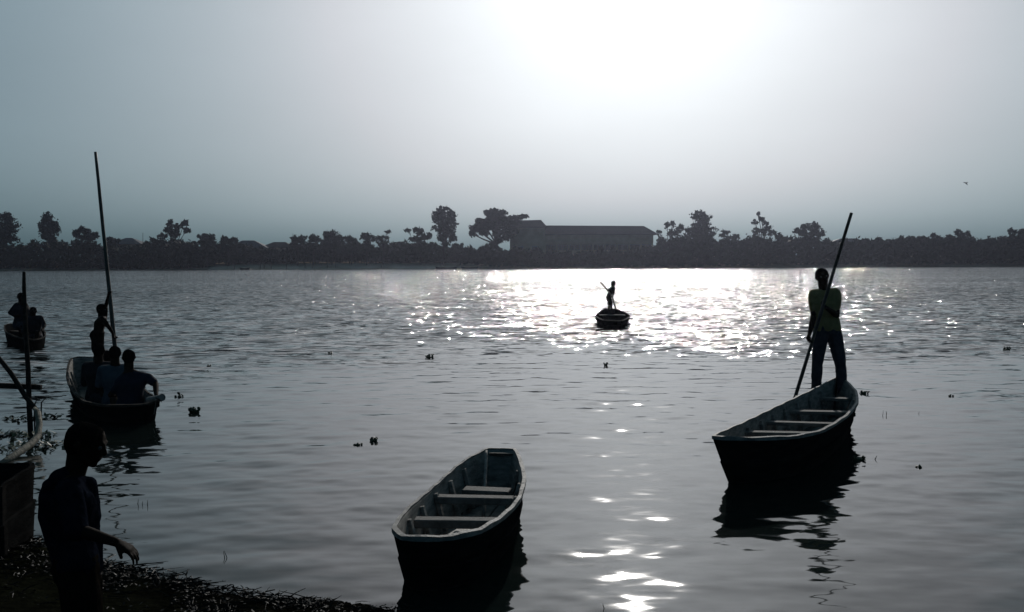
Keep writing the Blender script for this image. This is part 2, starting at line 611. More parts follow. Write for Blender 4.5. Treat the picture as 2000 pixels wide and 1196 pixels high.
def build_water():
    ys = [3.2]
    while ys[-1] < 70: ys.append(ys[-1] + max(.020, .0046 * ys[-1]))
    while ys[-1] < 262: ys.append(ys[-1] * 1.035)
    ys = np.array([-6, -2, 1, 2.4] + ys)
    xs = [0.0]
    while xs[-1] < 230: xs.append(xs[-1] + max(.042, .015 * xs[-1]))
    xs = np.array([-x for x in xs[:0:-1]] + xs)
    X, Y = np.meshgrid(xs, ys)
    Z = np.zeros_like(X)
    # ripples are a little livelier in drifting patches
    patch = .75 + .35 * np.sin(X * .9 + .5 * np.sin(Y * .7)) * np.sin(Y * .55 + 1.3 + .6 * np.sin(X * .4))
    for kx, ky, a, ph, lam in wave_set():
        fade = np.clip((lam - .010 * Y) / (.5 * lam), 0, 1)
        wob = .5 * np.sin(X * .35 + ph) + .4 * np.sin(Y * .23 + ph * 2)
        Z += a * fade * patch * np.sin(kx * X + ky * Y + ph + wob)
    Z *= np.clip((60 - Y) / 25, 0, 1) * (1 + .7 * np.clip((Y - 7) / 9, 0, 1))
    ny, nx = X.shape
    V = np.stack([X, Y, Z], -1).reshape(-1, 3)
    idx = np.arange(ny * nx).reshape(ny, nx)
    Q = np.stack([idx[:-1, :-1], idx[:-1, 1:], idx[1:, 1:], idx[1:, :-1]], -1).reshape(-1, 4)
    cx, cy = V[Q, 0].mean(1), V[Q, 1].mean(1)
    keep = np.ones(len(Q), bool)
    for b in BOATS:
        poly = b.footprint()
        px, py = np.array([p[0] for p in poly]), np.array([p[1] for p in poly])
        cand = np.where((cx > px.min()) & (cx < px.max()) & (cy > py.min()) & (cy < py.max()))[0]
        inside = np.zeros(len(cand), bool)
        j = len(px) - 1
        for i in range(len(px)):
            c = ((py[i] > cy[cand]) != (py[j] > cy[cand])) & (cx[cand] < (px[j] - px[i]) * (cy[cand] - py[i]) / (py[j] - py[i] + 1e-12) + px[i])
            inside ^= c
            j = i
        keep[cand[inside]] = False
    o = np_mesh('water', V, Q[keep], M['water'], smooth=True)
    tag(o, 'grey rippled river, calm near the landing and glittering beyond', 'river', kind='structure')


build_water()


# ------------------------------------------------------------------ near bank
SHORE = [P(-600, 1030), P(0, 1050), P(70, 1066), P(120, 1092), P(210, 1116), P(320, 1130), P(420, 1160), P(560, 1184), P(700, 1194), P(830, 1206), P(1100, 1262), P(1700, 1500), P(2600, 2400)]


def shore_y(x):
    for a, b in zip(SHORE, SHORE[1:]):
        if a.x <= x <= b.x:
            return a.y + (b.y - a.y) * (x - a.x) / (b.x - a.x)
    return SHORE[0].y if x < SHORE[0].x else SHORE[-1].y


def bank_z(x, y):
    d = shore_y(x) - y
    z = .085 * d if d > 0 else .16 * d
    z = min(z, .42 + .02 * d)
    z += .035 * mnoise.noise((x * 1.3, y * 1.3, 2)) + .016 * mnoise.noise((x * 5, y * 5, 7)) + .007 * mnoise.noise((x * 17, y * 17, 4))
    return max(z, -.7)


def build_bank():
    xs = np.concatenate([np.arange(-9, -4, .2), np.arange(-4, 1.0, .045), np.arange(1.0, 8, .25)])
    ys = np.concatenate([np.arange(-4, 3, .25), np.arange(3, 7.2, .045), np.arange(7.2, 9, .2)])
    V = [(x, y, bank_z(x, y)) for y in ys for x in xs]
    nx, ny = len(xs), len(ys)
    idx = np.arange(nx * ny).reshape(ny, nx)
    Q = np.stack([idx[:-1, :-1], idx[:-1, 1:], idx[1:, 1:], idx[1:, :-1]], -1).reshape(-1, 4)
    tag(np_mesh('ground', V, Q, M['mud'], smooth=True), 'dark muddy river bank', 'bank', kind='structure')


build_bank()


# ------------------------------------------------------------------ far bank
FAR = 228.0
PXM = FAR / F                                     # metres per photo pixel at the far shore


def far_z(x, y):
    d = y - FAR - 1.5 * math.sin(x * .05) - 1.0 * mnoise.noise((x * .06, 0, 3))
    z = .11 * d if d < 14 else 1.54 + .02 * (d - 14)
    if d > 0:
        z += .22 * mnoise.noise((x * .12, y * .15, 1)) + .12 * mnoise.noise((x * .5, y * .5, 5))
    return max(min(z, 3.2), -.8)


def build_far():
    xs = np.concatenate([np.arange(-290, -140, 6), np.arange(-140, 140, .8), np.arange(140, 291, 6)])
    ys = np.concatenate([np.arange(222, 246, .7), np.arange(246, 300, 3), np.arange(300, 431, 10)])
    V = [(x, y, far_z(x, y)) for y in ys for x in xs]
    nx, ny = len(xs), len(ys)
    idx = np.arange(nx * ny).reshape(ny, nx)
    Q = np.stack([idx[:-1, :-1], idx[:-1, 1:], idx[1:, 1:], idx[1:, :-1]], -1).reshape(-1, 4)
    o = np_mesh('terrain', V, Q, M['far_soil'], smooth=True)
    o.data.materials.append(M['sand'])
    Va = np.array(V)[Q].mean(1)
    xp = 1000 + Va[:, 0] / Va[:, 1] * F + 14 * np.sin(Va[:, 1] * 1.3) + 9 * np.sin(Va[:, 1] * 3.1 + Va[:, 0] * .4)
    o.data.polygons.foreach_set('material_index', ((xp > 405) & (xp < 945) & (Va[:, 1] < 249)).astype(np.int32))
    tag(o, 'low earth bank along the far shore', 'river bank', kind='structure')


build_far()


def leaf_quads(pts, size, rng, flat=0.0, aspect=1.5):
    """random quads at pts -> V, Q"""
    n = len(pts)
    a = rng.normal(size=(n, 3))
    a[:, 2] *= (1 - flat)
    a /= np.linalg.norm(a, axis=1, keepdims=True)
    b = rng.normal(size=(n, 3))
    b[:, 2] *= (1 - flat)
    b -= a * (a * b).sum(1, keepdims=True)
    b /= np.linalg.norm(b, axis=1, keepdims=True) + 1e-9
    s = (size * rng.uniform(.55, 1.3, n))[:, None]
    a = a * s * .5 * aspect
    b = b * s * .5
    V = np.stack([pts - a, pts + b * .8, pts + a, pts - b * .8], 1).reshape(-1, 3)
    Q = np.arange(4 * n).reshape(n, 4)
    return V, Q


def blob_points(c, r, n, rng, shell=.45):
    u = rng.normal(size=(n, 3))
    u /= np.linalg.norm(u, axis=1, keepdims=True)
    k = (shell + (1 - shell) * rng.random(n)) ** .8
    # ragged outline: lumps in the radius
    lump = 1 + .22 * np.sin(u[:, 0] * 7 + u[:, 2] * 5 + c[0]) * np.sin(u[:, 1] * 6 + u[:, 2] * 8 + c[2])
    return np.array(c) + u * np.array(r) * (k * lump)[:, None]


TREE_N = 0


def tree(name, label, px, d, base_y, blobs, leaf=.55, dens=1.0, mat='leaf_dark', trunk_r=None, flat=0.0, spike=False, shell=.35):
    """blobs: (px, py, rx, ry) in photo pixels measured at this tree's distance"""
    global TREE_N
    TREE_N += 1
    rng = np.random.default_rng(100 + TREE_N)
    k = d / F
    x0 = D(px, base_y, d).x
    zb = far_z(x0, d)
    base = Vector((x0, d, zb))
    root = empty(name, base, label, 'tree' if name.endswith('tree') or name.endswith('palm') else 'shrub', 'trees and tall shrubs along the far shore')
    pts = []
    tr = MB()
    top = min(b[1] for b in blobs)
    cs = []
    for bx, by, rx, ry in blobs:
        c = D(bx, by, d)
        c.y += rng.uniform(-.4, .4) * rx * k
        cs.append((c, rx * k, ry * k))
    zt = max(c.z for c, _, _ in cs)
    mid = sum((c.x for c, _, _ in cs)) / len(cs)
    r0 = trunk_r or max(.16, .018 * (zt - zb))
    fork = Vector((x0 * .5 + mid * .5, d, zb + (min(c.z - rz * .5 for c, _, rz in cs) - zb) * .8 + .4))
    tr.tube([base - Vector((0, 0, .5)), base.lerp(fork, .5) + Vector((.15, 0, 0)), fork], [r0 * 1.25, r0, r0 * .8], 7)
    for c, rx, rz in cs:
        m = fork.lerp(c, .55) + Vector((rng.uniform(-.3, .3), rng.uniform(-.3, .3), -.15 * rz))
        tip = c + Vector((0, 0, rz * .55))
        tr.tube([fork - Vector((0, 0, .1)), m, c, tip], [r0 * .62, r0 * .42, r0 * .28, r0 * .1], 5)
        for _ in range(5):
            e = c + Vector((rng.uniform(-.9, .9) * rx, rng.uniform(-.6, .6) * rx, rng.uniform(-.4, .95) * rz))
            tr.tube([m.lerp(c, .6), (m + e) / 2 + Vector((0, 0, .1)), e], [r0 * .26, r0 * .16, r0 * .06], 4)
        area = max(rx, .4) * max(rz, .4)
        leaf_ = leaf * .78
        n = int(max(60, 230 * area * dens / (leaf / .55) ** 2))
        # sub-clumps give the crown gaps and light and dark clumps
        nsub = max(7, int(10 * dens + area * 1.6))
        nsub = int(nsub * 1.9)
        sub = blob_points((c.x, c.y, c.z), (rx, rx * .9, rz), nsub, rng, shell)
        for sp in sub:
            q = max(8, n // nsub)
            sp = np.array((c.x, c.y, c.z)) + (sp - np.array((c.x, c.y, c.z))) * rng.uniform(.75, 1.04)
            srad = rng.uniform(.2, .46) * (1 if not spike else .8) * min(rx, rz)
            pts.append(blob_points(sp, (max(srad, .3) * 1.1, max(srad, .3), max(srad, .3)), int(q * .8), rng, .0))
            pts.append(blob_points(sp, (max(srad, .3) * 1.7, max(srad, .3) * 1.5, max(srad, .3) * 1.6), int(q * .22), rng, .3))
    tr.build('trunk', M['bark'], root, base)
    V, Q = leaf_quads(np.concatenate(pts), leaf * .8, rng, flat, 2.2 if spike else 1.4)
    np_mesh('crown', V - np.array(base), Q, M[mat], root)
    return root


def thicket():
    """the low tangle of bushes along the whole far shore: one mass"""
    rng = np.random.default_rng(3)
    # photo profile: x, top y of the mass, bottom y
    prof = [(-120, 462, 524), (0, 470, 527), (60, 474, 527), (150, 472, 527), (230, 478, 527), (300, 476, 526), (380, 474, 518), (430, 478, 508), (520, 485, 507), (600, 478, 507),
            (690, 474, 508), (760, 484, 508), (820, 476, 509), (880, 484, 510), (950, 488, 519), (1000, 496, 523), (1150, 499, 523), (1270, 487, 523), (1330, 472, 523), (1400, 474, 523),
            (1470, 478, 522), (1560, 472, 522), (1640, 481, 521), (1740, 482, 521), (1800, 474, 521), (1900, 476, 520), (2000, 474, 520), (2120, 470, 520)]
    px = np.array([p[0] for p in prof]); top = np.array([p[1] for p in prof]); bot = np.array([p[2] for p in prof])
    pts = []
    n = 27000
    x = rng.uniform(-110, 2110, n)
    d = rng.uniform(231.5, 241, n) + np.interp(x, [380, 450, 920, 960], [0, 6, 6, 0])
    # clumps: bushes of about 3 m
    bush = .5 + .5 * np.sin(x * .21 + 3 * np.sin(x * .023)) * np.sin(x * .057 + 1)
    lump = 5 * np.sin(x * .013 + 1) * np.sin(x * .041 + 2 * np.sin(x * .009))
    tp = np.interp(x, px, top) + 4 - 9 * bush + lump + rng.normal(0, 2.2, n)
    bt = np.interp(x, px, bot)
    y = tp + (bt - tp) * rng.random(n) ** 1.05
    k = d / F
    zz = CAM_H + (510 - y) * k + (x - 1000) * k * .004
    P0 = np.stack([(x - 1000) * k, d, zz], -1)
    V, Q = leaf_quads(P0, 1.15, rng, 0, 1.5)
    # finer leaves along the top edge
    n2 = 9000
    x = rng.uniform(-110, 2110, n2)
    d = rng.uniform(231.5, 241, n2) + np.interp(x, [380, 450, 920, 960], [0, 6, 6, 0])
    bush = .5 + .5 * np.sin(x * .21 + 3 * np.sin(x * .023)) * np.sin(x * .057 + 1)
    lump = 5 * np.sin(x * .013 + 1) * np.sin(x * .041 + 2 * np.sin(x * .009))
    y = np.interp(x, px, top) + 4 - 10 * bush + lump - np.abs(rng.normal(0, 3.2, n2)) * (.4 + np.sin(x * .9) ** 2) + rng.uniform(0, 10, n2)
    k = d / F
    P1 = np.stack([(x - 1000) * k, d, CAM_H + (510 - y) * k + (x - 1000) * k * .004], -1)
    V2, Q2 = leaf_quads(P1, .5, rng, 0, 1.8)
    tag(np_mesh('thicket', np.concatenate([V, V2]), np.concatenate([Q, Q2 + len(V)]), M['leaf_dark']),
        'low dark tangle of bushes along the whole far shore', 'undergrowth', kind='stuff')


thicket()

# single trees and tall shrubs (photo pixel blobs at each tree's distance)
tree('dense_tree', 'tall dark tree at the edge of the view beyond the far canoe', 8, 236, 520, [(8, 425, 17, 13), (20, 445, 18, 16), (-2, 450, 22, 18), (14, 465, 20, 14), (5, 485, 18, 16)])
tree('dense_tree', 'tall dark bushy tree, second from the edge, left of the spiky shrub', 97, 236, 520, [(93, 425, 12, 12), (98, 440, 18, 15), (106, 446, 14, 14), (92, 455, 18, 14), (100, 472, 16, 14)])
tree('spiky_tree', 'broad low spiky-leaved tree between the bushy tree and the long pole', 162, 236, 520, [(149, 457, 9, 6), (160, 449, 8, 6), (172, 453, 8, 6), (183, 459, 8, 5), (164, 463, 24, 8), (164, 478, 18, 12)], spike=True, leaf=.7)
tree('spiky_tree', 'small spiky shrub just beside the house roof beyond the long pole', 218, 236, 520, [(214, 468, 8, 5), (226, 471, 10, 4), (218, 478, 12, 9)], spike=True, leaf=.6)
tree('open_tree', 'open-crowned tree with upswept leafy branches above the low roofs', 342, 236, 520, [(333, 436, 8, 7), (326, 448, 9, 6), (346, 444, 9, 8), (360, 436, 10, 6), (364, 450, 8, 5), (343, 458, 15, 8), (340, 474, 17, 11)], spike=True, leaf=.62, dens=.8)
tree('leafy_shrub', 'small leafy shrub beside the open-crowned tree', 312, 237, 520, [(316, 462, 12, 7), (300, 468, 9, 5), (312, 476, 15, 10)], leaf=.5)
tree('leafy_shrub', 'rounded shrub standing next to the open-crowned tree, towards the wide grey roof', 404, 236, 516, [(398, 463, 13, 7), (412, 466, 14, 7), (404, 476, 22, 10)], spike=True)
tree('leafy_shrub', 'feathery shrub with an uneven top beside the wide grey roof', 445, 236, 514, [(438, 468, 9, 6), (456, 470, 12, 6), (446, 478, 20, 10)], spike=True)
tree('leafy_shrub', 'small ragged shrub under the thin mast on the far shore', 581, 236, 514, [(575, 467, 7, 6), (588, 466, 7, 6), (582, 477, 16, 11)], spike=True)
tree('leafy_shrub', 'dark rounded shrub pressed against the biggest shrub in the middle thicket', 612, 236, 514, [(608, 464, 11, 8), (618, 468, 11, 8), (612, 480, 18, 12)])
tree('dense_shrub', 'biggest domed shrub in the middle of the thicket above the sandy bank', 648, 236, 514, [(643, 460, 15, 9), (655, 462, 14, 10), (636, 470, 14, 9), (664, 470, 9, 9), (648, 480, 26, 14)])
tree('leafy_shrub', 'low shrub sloping down from the biggest domed shrub', 686, 236, 514, [(682, 468, 10, 7), (694, 474, 10, 7), (686, 484, 15, 11)], spike=True)
tree('dense_shrub', 'smooth round-headed shrub alone on the skyline before the gap', 716, 236, 514, [(714, 463, 12, 9), (722, 468, 12, 8), (716, 482, 17, 13)])
tree('open_tree', 'thin twiggy tree leaning beside the round-headed shrub', 748, 236, 514, [(742, 466, 8, 6), (754, 464, 9, 4), (757, 453, 5, 2.5), (748, 476, 12, 9)], spike=True, dens=.7, leaf=.5)
tree('spiky_tree', 'spiky tree with one long twig, next to the tall oval tree', 822, 236, 514, [(812, 449, 7, 4), (820, 452, 10, 8), (797, 450, 5, 1.6), (834, 462, 12, 8), (815, 468, 17, 8), (826, 480, 24, 13)], spike=True, leaf=.55)
tree('tall_tree', 'tall oval-crowned tree standing clear of the thicket by the school', 863, 236, 514, [(866, 411, 15, 9), (880, 420, 12, 12), (856, 425, 14, 14), (876, 436, 17, 15), (858, 445, 14, 13), (874, 458, 17, 12), (864, 466, 11, 9), (884, 466, 8, 7), (872, 477, 8, 5)], leaf=.6, dens=1.15, trunk_r=.3)
tree('dense_shrub', 'rounded low shrub under the tall oval-crowned tree', 898, 236, 516, [(892, 483, 16, 9), (908, 489, 13, 7), (898, 498, 22, 12)])
tree('umbrella_tree', 'big flat-layered tree spreading over the end of the long school', 968, 236, 520, [(951, 414, 9, 4), (966, 411, 10, 4), (981, 415, 11, 5), (966, 418, 22, 5), (968, 426, 20, 9), (946, 434, 24, 7), (988, 428, 24, 7), (1008, 425, 24, 4), (1024, 422, 9, 3), (932, 446, 20, 8), (958, 442, 26, 10), (984, 438, 26, 11), (1000, 436, 20, 8), (923, 457, 7, 5), (944, 454, 12, 6), (972, 455, 13, 9), (996, 450, 18, 11), (990, 464, 9, 8), (976, 468, 5, 6)], leaf=.6, dens=3.0, flat=.35, trunk_r=.42, shell=.1)
tree('leafy_shrub', 'thin shrub growing at the foot of the flat-layered tree', 962, 238, 520, [(958, 480, 10, 6), (966, 486, 12, 8), (962, 498, 14, 10)], spike=True)
tree('open_tree', 'sparse tree with two leafy tips beside the end of the school roof', 1306, 236, 522, [(1287, 453, 6, 3), (1303, 440, 8, 7), (1314, 437, 4, 6), (1290, 466, 10, 7), (1312, 456, 10, 9), (1328, 447, 11, 11), (1322, 468, 16, 10), (1308, 482, 26, 12)], dens=.8, leaf=.55)
tree('tall_tree', 'tall domed tree, the highest between the school and the poling man', 1368, 236, 522, [(1368, 417, 10, 7), (1358, 424, 11, 9), (1378, 428, 13, 11), (1368, 440, 22, 14), (1382, 452, 20, 12), (1352, 455, 16, 12), (1368, 468, 32, 14), (1362, 486, 34, 14)], leaf=.6, dens=1.1)
tree('spiky_palm', 'small palm-like tree with long drooping fronds beside the tall domed tree', 1432, 236, 522, [(1418, 454, 9, 2.5), (1410, 460, 7, 2), (1432, 464, 14, 3), (1438, 461, 6, 4), (1415, 470, 12, 4), (1428, 480, 22, 9)], spike=True, leaf=.6, dens=.9)
tree('open_tree', 'tree with a thin clustered top poking above a bushy base', 1490, 236, 522, [(1481, 418, 3, 3), (1474, 434, 8, 5), (1488, 428, 8, 5), (1496, 436, 6, 5), (1482, 453, 14, 9), (1500, 446, 8, 7), (1508, 455, 10, 7), (1478, 466, 13, 9), (1494, 478, 22, 13)], leaf=.55, dens=.95)
tree('leafy_shrub', 'shrub tapering away beside the thin-topped tree', 1524, 236, 522, [(1520, 462, 12, 7), (1536, 468, 9, 6), (1526, 480, 20, 12)], spike=True)
tree('dense_tree', 'broad round tree just short of the poling man, near the far house', 1580, 236, 522, [(1560, 451, 12, 7), (1574, 445, 13, 8), (1592, 444, 14, 9), (1602, 455, 10, 9), (1580, 458, 26, 11), (1578, 476, 28, 14)], leaf=.55, dens=1.1)
tree('leafy_shrub', 'feathery shrub just beyond the far house, towards the open water', 1762, 236, 521, [(1748, 472, 10, 5), (1762, 466, 6, 4), (1772, 472, 14, 7), (1760, 482, 24, 11)], spike=True)
tree('leafy_shrub', 'long uneven hedge-like shrub behind the open water', 1800, 236, 521, [(1786, 467, 14, 6), (1805, 468, 12, 6), (1798, 480, 26, 12)], spike=True)
tree('spiky_tree', 'thin pointed tree rising from the uneven hedge', 1824, 236, 521, [(1823, 460, 5, 5), (1824, 468, 11, 6), (1838, 470, 9, 5), (1826, 482, 18, 11)], spike=True, leaf=.5)
tree('dense_tree', 'dark domed tree standing highest beyond the open water', 1876, 236, 521, [(1872, 455, 11, 7), (1884, 460, 14, 8), (1860, 466, 14, 8), (1894, 472, 14, 9), (1876, 478, 34, 13)], leaf=.6)
tree('spiky_tree', 'small spiky shrub between the two dark trees near the edge', 1936, 236, 521, [(1940, 470, 6, 4), (1926, 478, 12, 7), (1940, 482, 14, 9)], spike=True, leaf=.55)
tree('dense_tree', 'dark square-headed tree at the far edge of the shore, past the open water', 1990, 236, 520, [(1978, 454, 10, 7), (1996, 452, 14, 6), (1992, 466, 20, 9), (1966, 474, 12, 8), (1990, 482, 26, 14)], leaf=.6)


# houses showing their roofs over the thicket
def house(label, px, d, w, ridge_y, eave_y, ridge_frac=.45, mat='roof_grey', depth=7.0):
    k = d / F
    c = D(px, ridge_y, d)
    ze = D(px, eave_y, d).z
    zg = far_z(c.x, d)
    hw = w * k / 2
    root = empty('house', (c.x, d, zg), label, 'house', 'low houses behind the far thicket')
    o = (c.x, d, zg)
    m = MB().box((c.x, d, (zg + ze) / 2 - .1), (hw * .9, 0, 0), (0, depth * .42, 0), (0, 0, (ze - zg) / 2))
    m.build('wall', M['wall_mud'], root, o)
    rf = hw * ridge_frac
    v = [(c.x - hw, d - depth / 2, ze), (c.x + hw, d - depth / 2, ze), (c.x + hw, d + depth / 2, ze), (c.x - hw, d + depth / 2, ze), (c.x - rf, d, c.z), (c.x + rf, d, c.z)]
    v += [(x, y, z - .12) for x, y, z in v[:4]]
    f = [(0, 1, 5, 4), (1, 2, 5), (2, 3, 4, 5), (3, 0, 4), (0, 6, 7, 1), (1, 7, 8, 2), (2, 8, 9, 3), (3, 9, 6, 0), (6, 9, 8, 7)]
    mesh_obj('roof', v, f, M[mat], root, o)
    for s in (-.5, .5):
        wx = c.x + s * hw
        fr = MB().box((wx, d - depth * .42 - .03, (zg + ze) / 2), (.55, 0, 0), (0, .05, 0), (0, 0, .6)).build('window', M['frame'], root, o)
        MB().box((wx, d - depth * .42 - .085, (zg + ze) / 2), (.45, 0, 0), (0, .01, 0), (0, 0, .5)).build('pane', M['dark_pane'], fr, o)
    MB().box((c.x, d - depth * .42 - .03, zg + 1.05), (.5, 0, 0), (0, .05, 0), (0, 0, 1.05)).build('door', M['dark_wood'], root, o)
    return root


house('small house with a pointed grey roof just past the long pole', 252, 250, 66, 465, 477, .18)
house('low flat-topped house behind the open-crowned tree', 290, 256, 110, 474, 482, .7, 'roof_grey', 4.6)
house('wide grey hipped roof showing between feathery shrubs', 485, 248, 92, 470, 486, .25)
house('darker rounded roof beside the wide grey hipped roof', 546, 250, 66, 473, 484, .35, 'roof')
house('house with a sharp little peaked roof near the oval-crowned tree', 780, 250, 58, 472, 484, .08, 'roof')
house('shallow roof between the palm-like tree and the thin-topped tree', 1440, 250, 92, 473, 484, .2, 'roof')
house('long house with a raised hipped roof behind the poling man', 1656, 250, 80, 466, 474, .35, 'roof_grey', 4.6)
house('lower long roof joined beyond the raised hipped roof', 1704, 252, 78, 470, 478, .62, 'roof_grey', 4.6)

# thin masts
for i, (x, y, lab) in enumerate(((279, 455, 'thin bare mast beside the pointed grey roof'), (572, 456, 'thin bare mast above the ragged shrub'))):
    a, b = D(x, y, 246), D(x, 500, 246)
    b.z = far_z(b.x, 246) - .3
    tag(MB().tube([b, (a + b) / 2, a], [.09, .07, .05], 6).build('mast', M['dark_wood'], None, b), lab, 'mast', 'thin masts on the far shore')


# the long two-storey school
def school():
    d0, d1 = 243.0, 252.0
    def X(px): return D(px, 480, d0).x
    def Zy(py, px=1130): return D(px, py, d0).z
    xl, xm, xr = X(996), X(1064), X(1276)
    zg = 1.6
    o = Vector(((xl + xr) / 2, d0, zg))
    root = empty('school_building', o, 'long two-storey ochre school block on the far bank', 'school')
    ze, zt = Zy(457), Zy(476)
    zu0 = Zy(497)                                   # upper floor level
    # main walls behind the verandah and the deep fascia above it
    MB().box(((xm + xr) / 2, (d0 + d1) / 2 + 1.1, (zg + ze) / 2), ((xr - xm) / 2, 0, 0), (0, (d1 - d0) / 2 - 1.1, 0), (0, 0, (ze - zg) / 2)).build('wall', M['wall_tan'], root, o)
    MB().box(((xm + xr) / 2, d0 + .15, (zt + ze) / 2), ((xr - xm) / 2, 0, 0), (0, .15, 0), (0, 0, (ze - zt) / 2)).build('fascia_wall', M['wall_tan'], root, o)
    MB().box(((xm + xr) / 2, d0 + 1.05, zu0), ((xr - xm) / 2, 0, 0), (0, 1.03, 0), (0, 0, .15)).build('verandah_slab', M['wall_tan'], root, o)
    MB().box(((xm + xr) / 2, d0 + .12, zu0 + .62), ((xr - xm) / 2, 0, 0), (0, .09, 0), (0, 0, .46)).build('parapet', M['wall_tan'], root, o)
    nb = 9
    col = None
    for i in range(nb + 1):
        x = xm + (xr - xm) * i / nb
        x = min(max(x, xm + .25), xr - .25)
        m = MB().box((x, d0 + .35, (zg + zt) / 2), (.2, 0, 0), (0, .2, 0), (0, 0, (zt - zg) / 2 - .003))
        m.build('column', M['wall_tan'], root, o)
    for lev, (z0, z1) in enumerate(((zu0 + .9, zt - .25), (zg + 1.1, zu0 - .5))):
        for i in range(nb * 2):
            x = xm + (xr - xm) * (i + .5) / (nb * 2)
            fr = MB().box((x, d0 + 2.17, (z0 + z1) / 2), (.72, 0, 0), (0, .05, 0), (0, 0, (z1 - z0) / 2)).build('window', M['frame'], root, o)
            MB().box((x, d0 + 2.11, (z0 + z1) / 2), (.6, 0, 0), (0, .012, 0), (0, 0, (z1 - z0) / 2 - .12)).build('pane', M['dark_pane'], fr, o)
    # main roof: hipped at the far right, running into the end wing
    ov = .8
    zr = Zy(439)
    yr = (d0 + d1) / 2
    xh = X(1262)
    xe = X(1284)
    v = [(xm - .3, d0 - ov, ze - .1), (xe, d0 - ov, ze - .1), (xe, d1 + ov, ze - .1), (xm - .3, d1 + ov, ze - .1), (xm - .3, yr, zr), (xh, yr, zr - .25)]
    v += [(a, b, c - .22) for a, b, c in v[:4]]
    f = [(0, 1, 5, 4), (1, 2, 5), (2, 3, 4, 5), (3, 0, 4), (0, 6, 7, 1), (1, 7, 8, 2), (2, 8, 9, 3), (3, 9, 6, 0), (6, 9, 8, 7)]
    mesh_obj('roof', v, f, M['roof'], root, o)
    # end wing, a little taller and nearer
    y0 = d0 - 2.2
    zw = Zy(444)
    d1 = d0 + 5.2
    MB().box(((xl + xm) / 2, (y0 + d1) / 2, (zg + zw) / 2), ((xm - xl) / 2, 0, 0), (0, (d1 - y0) / 2, 0), (0, 0, (zw - zg) / 2)).build('wing_wall', M['wall_tan'], root, o)
    zr2 = Zy(429)
    xr0, xr1 = X(1003), X(1057)
    yr = (y0 + d1) / 2
    v = [(xl - .7, y0 - .7, zw), (X(1068), y0 - .7, zw), (X(1068), d1 + .7, zw), (xl - .7, d1 + .7, zw), (xr0, yr, zr2 - .15), (xr1, yr, zr2)]
    v += [(a, b, c - .22) for a, b, c in v[:4]]
    mesh_obj('wing_roof', v, f, M['roof'], root, o)
    for z0 in (zg + 1.2, zu0 + .9):
        for t in (.3, .7):
            x = xl + (xm - xl) * t
            fr = MB().box((x, y0 - .03, z0 + .6), (.7, 0, 0), (0, .04, 0), (0, 0, .62)).build('window', M['frame'], root, o)
            MB().box((x, y0 - .08, z0 + .6), (.58, 0, 0), (0, .012, 0), (0, 0, .5)).build('pane', M['dark_pane'], fr, o)


school()

# stakes and small things on the sandy shore
for i, (x, y0) in enumerate(((509, 507), (530, 510), (516, 511), (596, 503), (560, 509), (611, 506), (640, 510), (655, 507), (458, 509), (745, 512))):
    p = P(x, 526.5 - (x - 1000) * .004)
    p = Vector((p.x, FAR + 1.2, 0))
    p.x = D(x, 520, p.y).x
    p.z = far_z(p.x, p.y) - .2
    t = D(x + random.uniform(-2, 2), y0, p.y)
    tag(MB().tube([p, (p + t) / 2, t], [.11, .10, .07], 6).build('stake', M['dark_wood'], None, p), 'thin dark mooring stake at the edge of the sandy far bank', 'stake', 'mooring stakes along the sandy far bank')


def far_canoe(label, px, w):
    p = D(px, 524, FAR - 1.0)
    k = p.y / F
    r = Boat([(p.x + a * w * k / 2, p.y + b, .35 + .25 * abs(a) ** 3) for a, b in ((-1, 0), (-.7, -.45), (0, -.6), (.7, -.45), (1, 0), (.7, .45), (0, .6), (-.7, .45))],
             (p.x - w * k / 2, p.y, .4), (p.x + w * k / 2, p.y, .4), -.06, .9, .7)
    r.build(label, 'small canoes moored at the far bank', (), 2, 0)


far_canoe('tiny dark canoe moored below the tall oval-crowned tree', 872, 44)
far_canoe('tiny dark canoe moored nearer the school end of the bank', 917, 34)
far_canoe('tiny dark canoe lying off the stake-lined sandy bank', 478, 20)


# ------------------------------------------------------------------ boats
boat_mid.build('empty blunt-ended wooden canoe floating alone close to the bank', 'wooden canoes on the river',
               [(810, 1012, 984, 1014, .26, .09, .055), (855, 968, 1003, 971, .26, .09, .05), (906, 953, 996, 957, .21, .13, .03)], ribs=5, boards=4)
boat_man.build('long wooden canoe with four thwarts and a man standing in its stern', 'wooden canoes on the river',
               [(1438, 842, 1594, 845, .32, .10, .035), (1477, 822, 1640, 827, .29, .10, .035), (1509, 801, 1664, 804, .27, .12, .035), (1553, 774, 1660, 778, .27, .14, .035)], ribs=7, boards=4)
boat_pax.build('crowded low wooden canoe carrying seated passengers and a poling boy', 'wooden canoes on the river',
               [(172, 748, 276, 756, .16, .16, .03), (150, 722, 238, 728, .2, .16, .03)], 5, 3, ('hull_tar', 'hull_in', 'dark_wood', 'thwart'))
boat_boy.build('distant canoe seen end-on in the bright glitter', 'wooden canoes on the river', [(1170, 615, 1222, 615, .17, .16, .03)], 3, 3, ('hull_tar', 'hull_tar', 'dark_wood', 'thwart'))
boat_far.build('small canoe with two people far off near the edge of the river', 'wooden canoes on the river', [(24, 646, 72, 650, .18, .16, .03)], 3, 2, ('hull_tar', 'hull_tar', 'dark_wood', 'dark_wood'))

